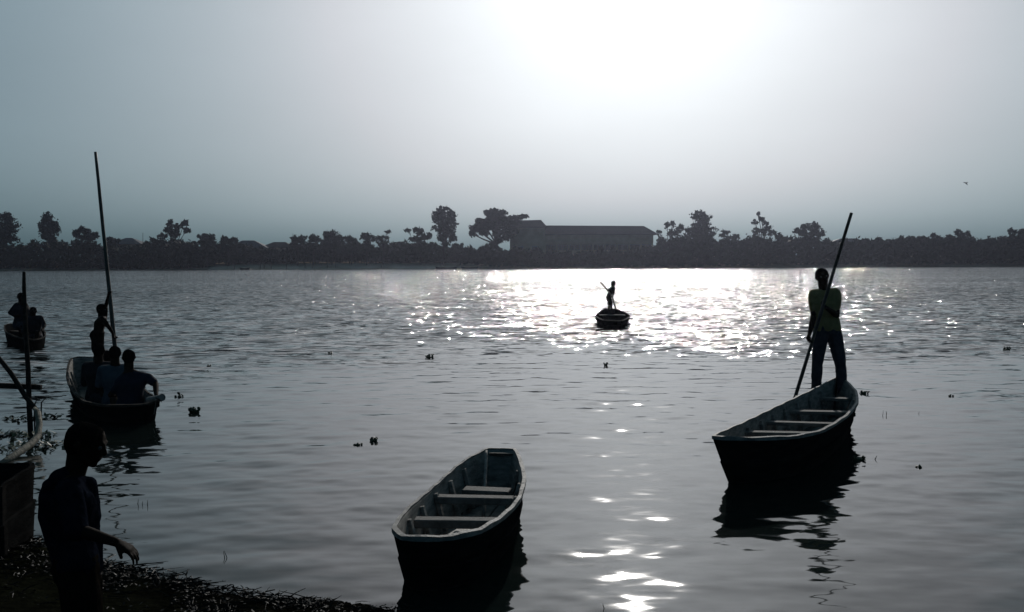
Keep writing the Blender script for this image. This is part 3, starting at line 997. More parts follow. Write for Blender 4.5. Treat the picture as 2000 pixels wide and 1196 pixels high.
# knobbed stem of the crowded canoe, flat stern board of the empty one
k = P(309, 780, .26)
MB().tube([k + Vector((-.16, .1, -.02)), k + Vector((0, 0, .01)), k + Vector((.07, -.05, .03))], [.035, .04, .045], 8).build('stem_knob', M['rail'], boat_pax.root, boat_pax.mid)
a, b = P(956, 881, .34), P(1004, 882, .34)
a2, b2 = P(962, 918, .10), P(1000, 919, .10)
n = Vector((0, .012, 0))
v = [a - n, b - n, b2 - n, a2 - n, a + n, b + n, b2 + n, a2 + n]
mesh_obj('transom', [p + Vector((0, -.07, 0)) for p in v], [(0, 1, 2, 3), (7, 6, 5, 4), (0, 4, 5, 1), (1, 5, 6, 2), (2, 6, 7, 3), (3, 7, 4, 0)], M['hull_in'], boat_mid.root, boat_mid.mid)

zb_ = boat_mid.zb + .068  # bilge puddle: its sky reflection is painted as a pale matte colour
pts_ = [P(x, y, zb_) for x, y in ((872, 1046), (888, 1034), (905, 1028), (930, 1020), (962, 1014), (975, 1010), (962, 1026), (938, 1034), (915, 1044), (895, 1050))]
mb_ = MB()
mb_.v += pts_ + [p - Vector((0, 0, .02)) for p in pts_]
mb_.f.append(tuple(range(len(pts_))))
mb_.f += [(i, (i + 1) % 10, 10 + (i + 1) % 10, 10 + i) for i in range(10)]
M['puddle_sheen'] = material('painted_puddle_sheen', (.22, .21, .19), (.36, .345, .32), .6, 14, bump=.3, bscale=50, spec=.2)
mb_.build('painted_puddle', M['puddle_sheen'], boat_mid.root, boat_mid.mid)


def pole(name, label, pts, r0, r1, mat='pole', cat='pole', group=None, n=10, wob=.006):
    pts = [Vector(p) for p in pts]
    out, rad = [], []
    segs = 14
    for i in range(segs + 1):
        t = i / segs * (len(pts) - 1)
        k = min(int(t), len(pts) - 2)
        p = pts[k].lerp(pts[k + 1], t - k)
        if 0 < i < segs:
            p = p + Vector((mnoise.noise((i * .7, r0 * 90, 1)), 0, mnoise.noise((i * .7, 5, r1 * 90)))) * wob
        out.append(p)
        rad.append((r0 + (r1 - r0) * i / segs) * (1 + .08 * mnoise.noise((i * 1.9, 3, r0 * 50))))
    o = MB().tube(out, rad, n).build(name, M[mat], None, pts[0], smooth=True)
    return tag(o, label, cat, group)


# ------------------------------------------------------------------ people
ICO = None


def ico():
    global ICO
    if ICO is None:
        bm = bmesh.new()
        bmesh.ops.create_icosphere(bm, subdivisions=2, radius=1)
        ICO = [v.co.copy() for v in bm.verts]
        bm.free()
    return ICO


def blend(parts, voxel, smooth=4):
    """union of convex hulls of spheres grown into one continuous surface"""
    bm = bmesh.new()
    for sph in parts:
        tmp = bmesh.new()
        for c, r in sph:
            for q in ico():
                tmp.verts.new(Vector(c) + q * r)
        res = bmesh.ops.convex_hull(tmp, input=list(tmp.verts), use_existing_faces=False)
        junk = [g for g in tmp.verts if not g.link_faces]
        bmesh.ops.delete(tmp, geom=junk, context='VERTS')
        me = bpy.data.meshes.new('tmp')
        tmp.to_mesh(me)
        tmp.free()
        bm.from_mesh(me)
        bpy.data.meshes.remove(me)
    me = bpy.data.meshes.new('tmp_union')
    bm.to_mesh(me)
    bm.free()
    ob = bpy.data.objects.new('tmp_union', me)
    COL.objects.link(ob)
    md = ob.modifiers.new('r', 'REMESH')
    md.mode, md.voxel_size, md.use_smooth_shade = 'VOXEL', voxel, True
    if smooth:
        ms = ob.modifiers.new('s', 'SMOOTH')
        ms.iterations, ms.factor = smooth, .5
    dg = bpy.context.evaluated_depsgraph_get()
    out = bpy.data.meshes.new_from_object(ob.evaluated_get(dg))
    bpy.data.objects.remove(ob)
    bpy.data.meshes.remove(me)
    return out


def finish(me, name, mat, parent, origin, cuts=(), folds=0.0, fscale=14, seed=0):
    bm = bmesh.new()
    bm.from_mesh(me)
    if folds:
        bm.normal_update()
        for v in bm.verts:
            n1 = mnoise.noise(Vector((v.co.x * fscale, v.co.y * fscale, v.co.z * fscale * .55 + seed)))
            n2 = mnoise.noise(Vector((v.co.x * fscale * 2.3 + 5, v.co.y * fscale * 2.3, v.co.z * fscale + seed)))
            v.co += v.normal * (folds * (n1 + .5 * n2))
    for co, no in cuts:
        bmesh.ops.bisect_plane(bm, geom=list(bm.verts) + list(bm.edges) + list(bm.faces), plane_co=co, plane_no=no, clear_outer=True)
        edges = [e for e in bm.edges if e.is_boundary]
        if edges:
            bmesh.ops.holes_fill(bm, edges=edges, sides=0)
    bmesh.ops.translate(bm, verts=bm.verts, vec=-Vector(origin))
    bm.to_mesh(me)
    bm.free()
    me.name = name
    me.materials.clear()
    me.materials.append(mat)
    me.polygons.foreach_set('use_smooth', [True] * len(me.polygons))
    o = bpy.data.objects.new(name, me)
    COL.objects.link(o)
    if parent is not None: o.parent = parent
    else: o.location = origin
    return o


def hand(w, d, pn, s, curl=.35, spread=.2, side=1, thumb=.7):
    """w wrist, d hand direction, pn palm normal (the way fingers curl), side +1/-1 which edge carries the thumb"""
    d, pn = Vector(d).normalized(), Vector(pn)
    pn = (pn - d * pn.dot(d)).normalized()
    ac = d.cross(pn).normalized() * side
    w = Vector(w)
    out = []
    kn = []
    for i, (off, ln) in enumerate(((.030, .072), (.010, .080), (-.011, .075), (-.030, .058))):
        k = w + d * (.085 - .004 * abs(i - 1)) * s + ac * off * s
        kn.append(k)
        # three phalanges bending towards the palm
        p, dirv = k, (d + ac * (off * spread * 10)).normalized()
        prev = k
        r = .0095 * s
        for j, fr in enumerate((.45, .32, .23)):
            ang = curl * (1.0 if j else .8)
            ax = dirv.cross(pn).normalized()
            dirv = (Matrix.Rotation(ang, 3, ax) @ dirv).normalized()
            q = prev + dirv * ln * fr * s
            out.append([(prev, r), (q, r * .9)])
            prev = q
            r *= .9
            pn2 = (Matrix.Rotation(ang, 3, ax) @ pn)
            pn = pn if j == 2 else pn
    out.append([(w, .021 * s)] + [(k, .0125 * s) for k in kn] + [(w + ac * .02 * s + d * .03 * s, .016 * s), (w - ac * .018 * s + d * .03 * s, .015 * s)])
    t0 = w + ac * .024 * s + d * .025 * s
    td = (d * .75 + ac * .65 + pn * thumb * .5).normalized()
    t1 = t0 + td * .04 * s
    t2 = t1 + (td * .9 + d * .4 + pn * .3).normalized() * .03 * s
    out += [[(t0, .014 * s), (t1, .0115 * s)], [(t1, .0115 * s), (t2, .0095 * s)]]
    return out


def head_parts(c, f, u, s):
    f, u = Vector(f).normalized(), Vector(u)
    u = (u - f * u.dot(f)).normalized()
    r = f.cross(u).normalized()
    c = Vector(c)
    def q(a, b, cc=0.0): return c + (f * a + u * b + r * cc) * s
    parts = [
        [(q(-.022, .022), .080 * s), (q(.018, .026), .074 * s), (q(.0, -.01), .072 * s)],
        [(q(.035, .0), .058 * s), (q(.048, -.062), .036 * s), (q(.066, -.093), .018 * s), (q(-.01, -.045), .05 * s)],
        [(q(.022, -.06, .035), .024 * s), (q(.022, -.06, -.035), .024 * s), (q(.064, -.092), .018 * s)],
        [(q(.086, .026, .028), .010 * s), (q(.086, .026, -.028), .010 * s)],
        [(q(.088, .012), .009 * s), (q(.106, -.024), .012 * s), (q(.094, -.028, .012), .009 * s), (q(.094, -.028, -.012), .009 * s)],
        [(q(.088, -.050, .016), .009 * s), (q(.088, -.050, -.016), .009 * s)],
        [(q(.084, -.063, .013), .009 * s), (q(.084, -.063, -.013), .009 * s)],
    ]
    for sg in (1, -1):
        parts.append([(q(-.012, .008, .078 * sg), .011 * s), (q(-.004, -.028, .074 * sg), .008 * s), (q(-.022, -.004, .083 * sg), .010 * s)])
    hair = [[(q(-.024, .024), .0815 * s), (q(.014, .029), .0755 * s), (q(-.026, -.012), .0755 * s)]]
    eyes = [q(.079, .006, .031 * sg) for sg in (1, -1)]
    return parts, hair, eyes


def person(label, J, s, f, base, voxel=.009, shirt=None, sleeve=.5, trousers=None, trouser_len=1.0, hem=None, hands=None, hs=None, hf=None, build=1.0, group=None, hair=True, hood=None, shirt_folds=.004, feet=True):
    """J joints (world). f facing. hs head scale. base = where the figure rests"""
    f = Vector(f).normalized()
    hs = hs or s
    g = {k: Vector(v) for k, v in J.items()}
    up = (g['neck'] - (g['hipL'] + g['hipR']) / 2).normalized()
    side = (g['shL'] - g['shR']).normalized()
    fr = up.cross(side)
    if fr.dot(f) < 0: fr = -fr
    b = build
    pel = (g['hipL'] + g['hipR']) / 2
    chest = pel.lerp(g['neck'], .68)
    waist = pel.lerp(g['neck'], .32)
    cw, ww = .088 * s, .062 * s
    chL, chR = chest + side * cw, chest - side * cw
    waL, waR = waist + side * ww, waist - side * ww
    tors = [[(g['shL'] - side * .02 * s, .052 * s * b), (g['shR'] + side * .02 * s, .052 * s * b), (chL, .088 * s * b), (chR, .088 * s * b), (g['neck'] - up * .03 * s, .06 * s)],
            [(chL, .09 * s * b), (chR, .09 * s * b), (waL, .075 * s * b), (waR, .075 * s * b)],
            [(waL, .078 * s * b), (waR, .078 * s * b), (g['hipL'] + up * .03 * s, .088 * s * b), (g['hipR'] + up * .03 * s, .088 * s * b)],
            [(g['hipL'], .085 * s * b), (g['hipR'], .085 * s * b), (pel - fr * .035 * s, .09 * s * b)]]
    hp, hair_p, eyes = head_parts(g['head'], hf or f, g.get('headup', g['head'] - g['neck']), hs)
    parts = list(tors) + hp
    parts.append([(g['neck'] - up * .02 * s, .060 * s), (g['head'] - Vector(g['head'] - g['neck']).normalized() * .045 * hs - Vector(hf or f).normalized() * .012 * hs, .060 * hs)])
    slv, leg = [], []
    for L in 'LR':
        sh, el, wr = g['sh' + L], g['el' + L], g['wr' + L]
        parts.append([(sh, .052 * s * b), (sh.lerp(el, .45), .046 * s * b), (el, .037 * s)])
        parts.append([(el, .037 * s), (el.lerp(wr, .3), .038 * s), (wr, .026 * s)])
        h = (hands or {}).get(L)
        d = (g['hd' + L] - wr) if 'hd' + L in g else (wr - el)
        if h: parts += hand(wr, d, h[0], s if not hs else (s + hs) / 2, h[1], h[2], h[3])
        else: parts += hand(wr, d, f, s, .5, .1, 1)
        hip, kn, an, to = g['hip' + L], g['kn' + L], g['an' + L], g['to' + L]
        parts.append([(hip, .088 * s * b), (hip.lerp(kn, .4), .076 * s * b), (kn, .055 * s)])
        cdir = (an - kn).normalized()
        back = -(to - an)
        back = (back - cdir * back.dot(cdir))
        back = back.normalized() if back.length > 1e-5 else Vector((0, 0, 0))
        parts.append([(kn, .053 * s), (kn.lerp(an, .3) + back * .018 * s, .053 * s), (kn.lerp(an, .72), .038 * s)])
        parts.append([(kn.lerp(an, .7), .039 * s), (an, .034 * s)])
        td = (to - an)
        sole = Vector((0, 0, -.035 * s))
        parts.append([(an, .036 * s), (an + back * .03 * s + sole, .032 * s), (an.lerp(to, .65) + sole * .6, .034 * s), (to + sole * .55, .02 * s)])
        sl_end = sh.lerp(el, min(sleeve, 1) * 1.08) if sleeve <= 1 else None
        if sleeve > 0:
            e = sh.lerp(el, min(sleeve, 1.0))
            slv.append([(sh, .066 * s * b), (e, .056 * s * b)])
            if sleeve > 1:
                e2 = el.lerp(wr, sleeve - 1)
                slv.append([(el, .054 * s), (e2, .046 * s)])
        if trousers:
            if trouser_len <= .55:
                leg.append([(hip, .102 * s * b), (hip.lerp(kn, trouser_len * 1.8), .088 * s * b)])
            else:
                leg.append([(hip, .102 * s * b), (hip.lerp(kn, .45), .088 * s * b), (kn, .068 * s)])
                leg.append([(kn, .068 * s), (kn.lerp(an, .35) + back * .01 * s, .066 * s), (kn.lerp(an, .95), .058 * s)])
    body = finish(blend(parts, voxel), 'person', M['skin'], None, base)
    tag(body, label, 'person', group)
    if shirt:
        pr = [[(p, r + .016 * s) for p, r in q] for q in tors[:3]] + slv
        pr[0] = [(p, r + .014 * s) for p, r in tors[0][:4]] + [(g['neck'] - up * .045 * s, .064 * s)]
        cuts = []
        hz = hem if hem is not None else .03
        cuts.append((pel - up * (hz * s) , -up))
        me = blend(pr, voxel * 1.1)
        if hood: 
            bpy.data.meshes.remove(me)
            me = blend(pr + hood, voxel * 1.1)
        finish(me, 'shirt', M[shirt], body, base, cuts if hem is not False else (), shirt_folds, 15, 3)
    if trousers:
        pr = leg + [[(g['hipL'] + up * .06 * s, .096 * s * b), (g['hipR'] + up * .06 * s, .096 * s * b), (g['hipL'], .1 * s * b), (g['hipR'], .1 * s * b), (pel - fr * .03 * s, .1 * s * b)]]
        cuts = [(pel + up * .10 * s, up)]
        finish(blend(pr, voxel * 1.1), 'trousers', M[trousers], body, base, cuts, .008, 17, 9)
    if hair:
        hm = blend(hair_p, voxel, 2)
        fdir = Vector(hf or f).normalized()
        hc = g['head'] + fdir * .050 * hs
        hu = (g['head'] - g['neck']).normalized()
        finish(hm, 'hair', M['hair'], body, base, [(g['head'] - hu * .035 * hs - fdir * .0 * hs, (-hu * .75 + fdir * .66).normalized()), ], .002, 60, 1)
    for e in eyes:
        bm = bmesh.new()
        bmesh.ops.create_icosphere(bm, subdivisions=2, radius=.0125 * hs)
        bmesh.ops.translate(bm, verts=bm.verts, vec=e - Vector(base))
        me = bpy.data.meshes.new('eye')
        bm.to_mesh(me)
        bm.free()
        me.materials.append(M['eye'])
        o = bpy.data.objects.new('eye', me)
        COL.objects.link(o)
        o.parent = body
    return body


V3 = Vector

# the man poling the long canoe
d = 11.45
zf = boat_man.zb + .055
ank = {}
def foot(px, d, z): 
    p = D(px, 780, d); return V3((p.x, d, z))
anL, anR = foot(1594, d + .05, zf + .075), foot(1649, d - .05, zf + .075)
J = dict(head=D(1606, 540, d - .03), neck=D(1609, 567, d + .02),
         shR=D(1589, 576, d), shL=D(1633, 573, d),
         elR=D(1589, 618, d - .02), wrR=D(1581, 653, d - .2), hdR=D(1576, 667, d - .25),
         elL=D(1634, 616, d - .06), wrL=D(1615, 602, d - .28), hdL=D(1604, 595, d - .31),
         hipR=D(1604, 648, d), hipL=D(1628, 648, d), knR=D(1596, 712, d - .03), knL=D(1642, 715, d - .06),
         anR=anL, anL=anR, toR=anL + V3((-.05, -.18, -.03)), toL=anR + V3((.06, -.18, -.03)))
person('man in a yellow shirt and dark jeans standing in a canoe with a long pole', J, 1.0, (-.08, -1, -.05), V3((J['hipL'].x, d, zf)), .0085, 'yellow_shirt', .62, 'jeans', 1.0, hem=.05, shirt_folds=.009,
       hands={'R': ((.6, -.6, 0), 1.1, .0, -1), 'L': ((0, -.4, .6), 1.1, .0, 1)})
pole('punting_pole', 'long wooden pole held across the chest of the man in the yellow shirt', [D(1544, 806, 11.6), D(1663, 416, 10.72)], .023, .018, cat='pole', group='punting poles', wob=.004)

# the boy poling the crowded canoe
d = 13.7
bz = boat_pax.zb + .06
aL, aR = D(186, 700, d), D(194, 700, d + .1)
aL.z = aR.z = bz + .07
J = dict(head=D(199.5, 605, d), neck=D(198, 620, d), shL=D(203, 622, d + .10), shR=D(200, 624, d - .12),
         elL=D(207, 598, d + .02), wrL=D(211, 579, d - .03), hdL=D(212.5, 571, d - .04),
         elR=D(214, 641, d - .16), wrR=D(220.5, 652, d - .06), hdR=D(224, 660, d - .03),
         hipL=D(191, 656, d + .07), hipR=D(190, 657, d - .07), knL=D(192, 684, d + .07), knR=D(189, 684, d - .08),
         anL=aR, anR=aL, toL=aR + V3((.13, -.03, -.02)), toR=aL + V3((.13, -.03, -.02)))
person('barefoot boy in shorts reaching up a tall pole at the stern of the crowded canoe', J, .74, (1, -.15, -.05), V3((J['hipL'].x, d, bz)), .009, None, 0, 'brown_shorts', .45, hs=.84, build=1.22,
       hands={'L': ((1, 0, 0), 1.2, 0, 1), 'R': ((1, 0, .3), 1.2, 0, 1)})
pole('punting_pole', 'very tall pole rising high from the crowded canoe', [D(228, 712, d), D(186.5, 297, d)], .032, .021, group='punting poles', wob=.004)


def seated(label, hx, hy, d, s, f, voxel, shirt, trousers, arms, hips_drop=.66, lean=(0, 0, 0), sleeve=.6, hs=None, knees_up=.16, hands=None, trouser_len=.5, head_f=None):
    """head centre at photo pixel (hx, hy) and distance d; f facing"""
    f = V3(f).normalized()
    f.z = 0
    up = V3((0, 0, 1))
    sd = up.cross(f)                                # to the figure's own left
    head = D(hx, hy, d)
    le = V3(lean)
    neck = head - up * .165 * s - f * .015 * s + le * .3
    sh = neck - up * .055 * s + le * .2
    pel = head - up * hips_drop * s - f * .05 * s + le
    J = dict(head=head, neck=neck, shL=sh + sd * .165 * s, shR=sh - sd * .165 * s,
             hipL=pel + sd * .09 * s, hipR=pel - sd * .09 * s)
    for L, sg in (('L', 1), ('R', -1)):
        J['kn' + L] = pel + f * .40 * s + sd * sg * .13 * s + up * knees_up * s
        J['an' + L] = pel + f * .46 * s + sd * sg * .11 * s - up * .14 * s
        J['to' + L] = J['an' + L] + f * .17 * s - up * .02 * s
        J['el' + L] = J['sh' + L] - up * .26 * s + f * .07 * s + sd * sg * .05 * s
        J['wr' + L] = J['kn' + L] - f * .12 * s + up * .07 * s
    J.update(arms)
    return person(label, J, s, f, V3((pel.x, pel.y, pel.z - .09 * s)), voxel, shirt, sleeve, trousers, trouser_len, hs=hs, hands=hands, hf=head_f)


# passengers of the crowded canoe, facing the far end
d = 11.5
seated('passenger in a dark blue shirt steadying one hand on the canoe bow', 251, 698, d, .97, (-.55, .85, 0), .010, 'navy_shirt', 'jeans',
       dict(shR=D(288, 738, d + .02), elR=D(304, 750, d - .05), wrR=D(305, 774, d - .28), hdR=D(306, 783, d - .3), shL=D(246, 735, d)), sleeve=.75, hips_drop=.72)
seated('passenger in a pale shirt sitting in the middle of the canoe', 224, 690, 12.1, .95, (-.5, .85, 0), .010, 'white_shirt', 'jeans', {}, sleeve=.8, hips_drop=.70)
seated('dark-clothed passenger sitting below the poling boy', 193, 685, 12.3, .95, (-.2, .95, 0), .010, 'black_shirt', 'jeans', {}, sleeve=.9, hips_drop=.68)
seated('passenger mostly hidden between the other heads in the crowded canoe', 209, 697, 12.9, .9, (-.5, .85, 0), .011, 'black_shirt', 'jeans', {}, sleeve=.9, hips_drop=.66)

# the two in the far canoe
d = 21.9
seated('figure in dark clothes sitting tall with an elbow out in the far canoe', 41, 580, d, 1.0, (-.3, .9, 0), .014, 'black_shirt', 'jeans',
       dict(shL=D(33, 596, d), elL=D(20, 611, d - .05), wrL=D(31, 618, d - .15), hdL=D(36, 618, d - .2), shR=D(49, 596, d + .05)), sleeve=1.6, hips_drop=.68)
d = 20.9
seated('figure sitting low with one arm bent at the end of the far canoe', 64.5, 608, d, .95, (.3, -.9, 0), .014, 'black_shirt', 'jeans',
       dict(shL=D(79, 621, d), elL=D(86, 635, d - .02), wrL=D(84, 645, d - .2), hdL=D(80, 646, d - .3), shR=D(57, 622, d)), sleeve=1.4, hips_drop=.64)

# the boy alone in the glitter
d = 31.2
bz = boat_boy.zb + .06
aL, aR = D(1189.5, 610, d), D(1195.5, 610, d + .05)
aL.z = aR.z = bz + .07
J = dict(head=D(1197.8, 554, d), neck=D(1197, 560.5, d), shL=D(1199, 563, d + .08), shR=D(1194.5, 563, d - .10),
         elL=D(1199, 572, d + .05), wrL=D(1196.5, 579, d - .05), hdL=D(1196, 582, d - .08),
         elR=D(1187, 569, d - .16), wrR=D(1187.5, 568, d - .3), hdR=D(1188, 567, d - .34),
         hipL=D(1189.5, 581, d + .07), hipR=D(1187.5, 581, d - .06), knL=D(1194, 593, d + .05), knR=D(1190, 595, d - .06),
         anL=aR, anR=aL, toL=aR + V3((.13, 0, -.02)), toR=aL + V3((.12, -.03, -.02)))
person('distant boy bending over his pole in the bright glitter', J, .68, (.9, .3, -.2), V3((J['hipL'].x, d, bz)), .012, 'black_shirt', .6, 'brown_shorts', .5, hs=.80, hf=(-.9, -.2, -.15))
pole('punting_pole', 'short bent pole in the hands of the distant boy', [D(1204, 607, d - .1), D(1196, 581, d - .1), D(1187, 567, d - .3), D(1172, 551, d - .4)], .028, .02, group='punting poles', wob=.004)

# the child on the bank
d = 3.9
u = V3((0, 0, 1))
gz = bank_z(D(150, 1300, d).x, d)
aL, aR = D(150, 1330, d + .12), D(140, 1330, d - .08)
aL.z, aR.z = bank_z(aL.x, aL.y) + .055, bank_z(aR.x, aR.y) + .055
J = dict(head=D(167, 866, d), neck=D(145, 925, d), headup=V3((-.36, -.05, 1)),
         shR=D(134, 962, d - .13), shL=D(150, 955, d + .12),
         elR=D(150, 1035, d - .22), wrR=D(226, 1059, d - .26), hdR=D(262, 1078, d - .26),
         elL=D(172, 1030, d + .19), wrL=D(178, 1080, d + .20), hdL=D(180, 1100, d + .2),
         hipR=D(152, 1110, d - .07), hipL=D(154, 1108, d + .07), knR=D(160, 1218, d - .09), knL=D(168, 1214, d + .09),
         anR=aR, anL=aL, toR=aR + V3((.13, -.04, -.02)), toL=aL + V3((.13, .03, -.02)))
hoodp = [[(D(112, 965, d - .02), .07), (D(108, 1010, d), .07), (D(128, 1060, d), .075), (D(150, 1000, d), .08)],
         [(D(128, 1060, d), .07), (D(140, 1110, d), .075), (D(172, 1110, d), .06), (D(170, 1050, d), .06)],
         [(D(116, 935, d - .04), .045), (D(120, 940, d + .06), .045), (D(140, 928, d), .05)],
         [(D(100, 950, d - .05), .036), (D(112, 945, d + .05), .04), (D(130, 960, d), .06)],
         [(D(104, 985, d), .055), (D(112, 1030, d), .05), (D(150, 985, d), .085), (D(158, 1030, d), .08)],
         [(D(150, 985, d - .02), .075), (D(172, 950, d + .01), .042), (D(170, 1010, d), .062)]]
person('child in a dark hooded top on the bank reaching out an open hand', J, .72, (1, .12, 0), V3((J['hipL'].x, d, gz)), .0048, 'hooded', 1.0, 'brown_shorts', .5, hs=.85, hf=(.93, .1, -.30), build=1.2,
       hands={'R': ((.15, .05, -1), .36, .5, -1), 'L': ((1, 0, 0), .4, .1, 1)}, hood=hoodp, hem=.16, shirt_folds=.006)

# ------------------------------------------------------------------ loose wood near the bank
pole('punting_pole', 'thin bamboo pole left leaning inside the empty canoe', [P(944, 1008, .03), P(950, 881, .385)], .014, .011, mat='rail', group='punting poles', wob=.006)

b0 = P(60, 840)
root = empty('stick_fence', b0, 'rickety frame of rough sticks standing in the shallows', 'fence')
b0 = Vector(b0)
MB().tube([D(60, 850, b0.y), D(57, 790, b0.y), D(55, 720, b0.y), D(50, 640, b0.y), D(47, 560, b0.y), D(47, 531, b0.y)], [.030, .029, .027, .025, .021, .017], 9).build('post', M['dark_wood'], root, b0, True)
MB().tube([D(74, 805, b0.y - .1), D(50, 775, b0.y - .09), D(22, 730, b0.y - .07), D(-10, 690, b0.y - .07), D(-60, 620, b0.y - .05)], [.027, .028, .027, .025, .022], 8).build('brace', M['dark_wood'], root, b0, True)
bevel(MB().bar(D(-120, 748, b0.y + .07), D(81, 757, b0.y + .07), .05, .06).build('rail', M['dark_wood'], root, b0), .006)
MB().tube([D(-65, 900, b0.y), D(-63, 760, b0.y), D(-60, 600, b0.y)], [.05, .045, .04], 8).build('post', M['dark_wood'], root, b0, True)
db = 9.0
tag(MB().tube([D(68, 798, db + .9), D(74, 806, db + .7), D(77, 830, db + .55), D(74, 852, db + .4), D(60, 868, db + .2), D(40, 882, db), D(18, 897, db - .2), D(-30, 930, db - .5)],
              [.020, .030, .032, .034, .036, .036, .036, .034], 9).build('bent_branch', M['branch'], None, D(40, 890, db), True), 'pale crooked branch lying in the shallows by the stick frame', 'branch')
for (x, y, dx, dy, lab) in ((64, 800, 6, -22, 'short forked twig stuck on the stick frame post'), (75, 790, 12, -14, 'thin twig leaning from the water beside the stick frame')):
    a = P(x + 4, y + 46)
    tag(MB().tube([a, D(x + dx * .5, y + dy * .3, a.y), D(x + dx * 1.4, y + dy, a.y)], [.010, .008, .004], 5).build('twig', M['dark_wood'], None, a), lab, 'twig', 'twigs by the stick frame')

# the beached boat at the edge of the picture
zt = .50
bb = Boat([V3((-3.17, 5.66, zt)), V3((-3.21, 5.78, zt)), V3((-3.27, 6.20, zt)), V3((-3.33, 6.34, zt)), V3((-3.6, 6.40, zt - .01)), V3((-4.4, 6.5, zt - .03)), V3((-5.6, 6.4, zt - .03)), V3((-6.4, 6.0, zt)), V3((-5.6, 5.5, zt - .03)), V3((-4.4, 5.4, zt - .03)), V3((-3.5, 5.52, zt - .01)), V3((-3.24, 5.58, zt))],
          V3((-3.2, 6.0, zt)), V3((-6.4, 6.0, zt)), -.02, .985, .90)
bb.build('dark old wooden boat drawn up on the bank behind the child', 'wooden canoes on the river', (), 4, 0, ('hull_tar', 'hull_tar', 'hull_tar', 'dark_wood'))


# ------------------------------------------------------------------ floating plants, reeds
def hyacinth(label, px, py, leaves, spread, h, seed, flat=.0):
    r = random.Random(seed)
    c = P(px, py)
    spread, h = spread * .52, h * .40
    root = empty('water_hyacinth', c, label, 'water plant', 'water hyacinth clumps drifting on the river')
    base = MB()
    ring = [c + V3((math.cos(a) * spread * .5 * r.uniform(.6, 1.1), math.sin(a) * spread * .4, .012)) for a in [i * math.pi / 5 for i in range(10)]]
    b = len(base.v)
    base.v += ring + [c + V3((0, 0, .03))] + [p - V3((0, 0, .03)) for p in ring]
    for i in range(10):
        base.f.append((i, (i + 1) % 10, 10))
        base.f.append((11 + i, 11 + (i + 1) % 10, (i + 1) % 10, i))
    base.build('rosette', M['plant'], root, c)
    for i in range(leaves):
        a = r.uniform(0, 6.28)
        rad = spread * math.sqrt(r.random()) * .6
        p0 = c + V3((math.cos(a) * rad * 1.3, math.sin(a) * rad * .7, 0))
        ln = h * r.uniform(.15, 1.0)
        tip = p0 + V3((math.cos(a) * ln * .4 + r.uniform(-.03, .03), math.sin(a) * ln * .3, ln))
        m = MB().tube([p0 - V3((0, 0, .02)), (p0 + tip) / 2 + V3((0, 0, .01)), tip], [.010, .011, .005], 5)
        s = h * r.uniform(.26, .48)
        nrm = V3((math.cos(a) * .6, math.sin(a) * .6 + r.uniform(-.7, .3), r.uniform(.2, .9))).normalized()
        u1 = nrm.orthogonal().normalized()
        u2 = nrm.cross(u1)
        k = len(m.v)
        for q in range(8):
            t = q * math.pi / 4
            m.v.append(tip + (u1 * math.cos(t) * s * .8 + u2 * math.sin(t) * s) - nrm * s * .15)
        m.v.append(tip + nrm * s * .08)
        m.v.append(tip - nrm * s * .10)
        for q in range(8):
            m.f.append((k + q, k + (q + 1) % 8, k + 8))
            m.f.append((k + (q + 1) % 8, k + q, k + 9))
        m.build('leaf', M['plant'], root, c)


for a in (('leafy clump drifting near the crowded canoe', 381, 806, 18, .16, .17, 1), ('dark leafy clump in the middle of the river, short of the glitter edge', 840, 699, 15, .19, .17, 2),
          ('clump whose sprigs stand upright, drifting beyond the empty canoe', 728, 862, 6, .12, .10, 3), ('flat sprig trailing beside the upright sprigs', 699, 870, 4, .10, .05, 4),
          ('small clump at the lower edge of the glitter', 1183, 714, 5, .11, .12, 5), ('leafy clump floating by the reflection of the long canoe', 1677, 898, 9, .15, .10, 6),
          ('little clump touching the long canoe near its stern', 1688, 768, 5, .13, .12, 7), ('clump floating alone far out over the open water', 1966, 684, 9, .22, .20, 8),
          ('tiny flat clump between the crowded canoe and the glitter', 407, 716, 4, .12, .08, 9), ('twin-tufted scrap floating beside the crowded canoe', 351, 776, 5, .12, .14, 10),
          ('small scrap of weed out in the ruffled water', 643, 690, 3, .14, .16, 11), ('faint clump in front of the glitter, near the poling man', 1411, 657, 4, .2, .14, 12),
          ('dark speck of weed on the calm water right of the long canoe', 1856, 774, 3, .07, .05, 13), ('flat scrap of weed alone on the calm open water', 1796, 913, 3, .06, .025, 14)):
    hyacinth(*a)


def reed(label, px, py, h, lean, n=1, seed=0):
    r = random.Random(seed)
    c = P(px, py)
    m = MB()
    for i in range(n):
        b = c + V3((r.uniform(-.02, .02) * n, r.uniform(-.02, .02), -.03))
        t = b + V3((lean * h + r.uniform(-.02, .02), r.uniform(-.02, .02), h * r.uniform(.6, 1)))
        m.tube([b, b.lerp(t, .5) + V3((.004, 0, 0)), t], [.0035, .003, .0012], 5)
    tag(m.build('reed', M['reed'], None, c), label, 'reed', 'reed stems standing in the water')


for a in (('pair of thin stems in the calm water beside the child', 276, 985, .09, .1, 3, 1), ('single dark stem in the shallows off the reaching hand', 432, 1092, .09, 0, 2, 2),
          ('short curved stem at the water edge in front of the bright streaks', 1184, 1190, .07, -.05, 1, 3), ('tiny stub of stem beside the empty canoe bow', 1033, 1148, .035, 0, 1, 4),
          ('thin stems in the calm water right beside the long canoe', 1721, 812, .10, .1, 3, 5), ('lone slanting stem further out from the long canoe', 1790, 808, .09, .3, 1, 6),
          ('bent stem by the clump at the long canoe reflection', 1706, 896, .08, .35, 2, 7), ('knotted stub of weed in the shallows near the shore litter', 442, 1136, .04, 0, 2, 8)):
    reed(*a)


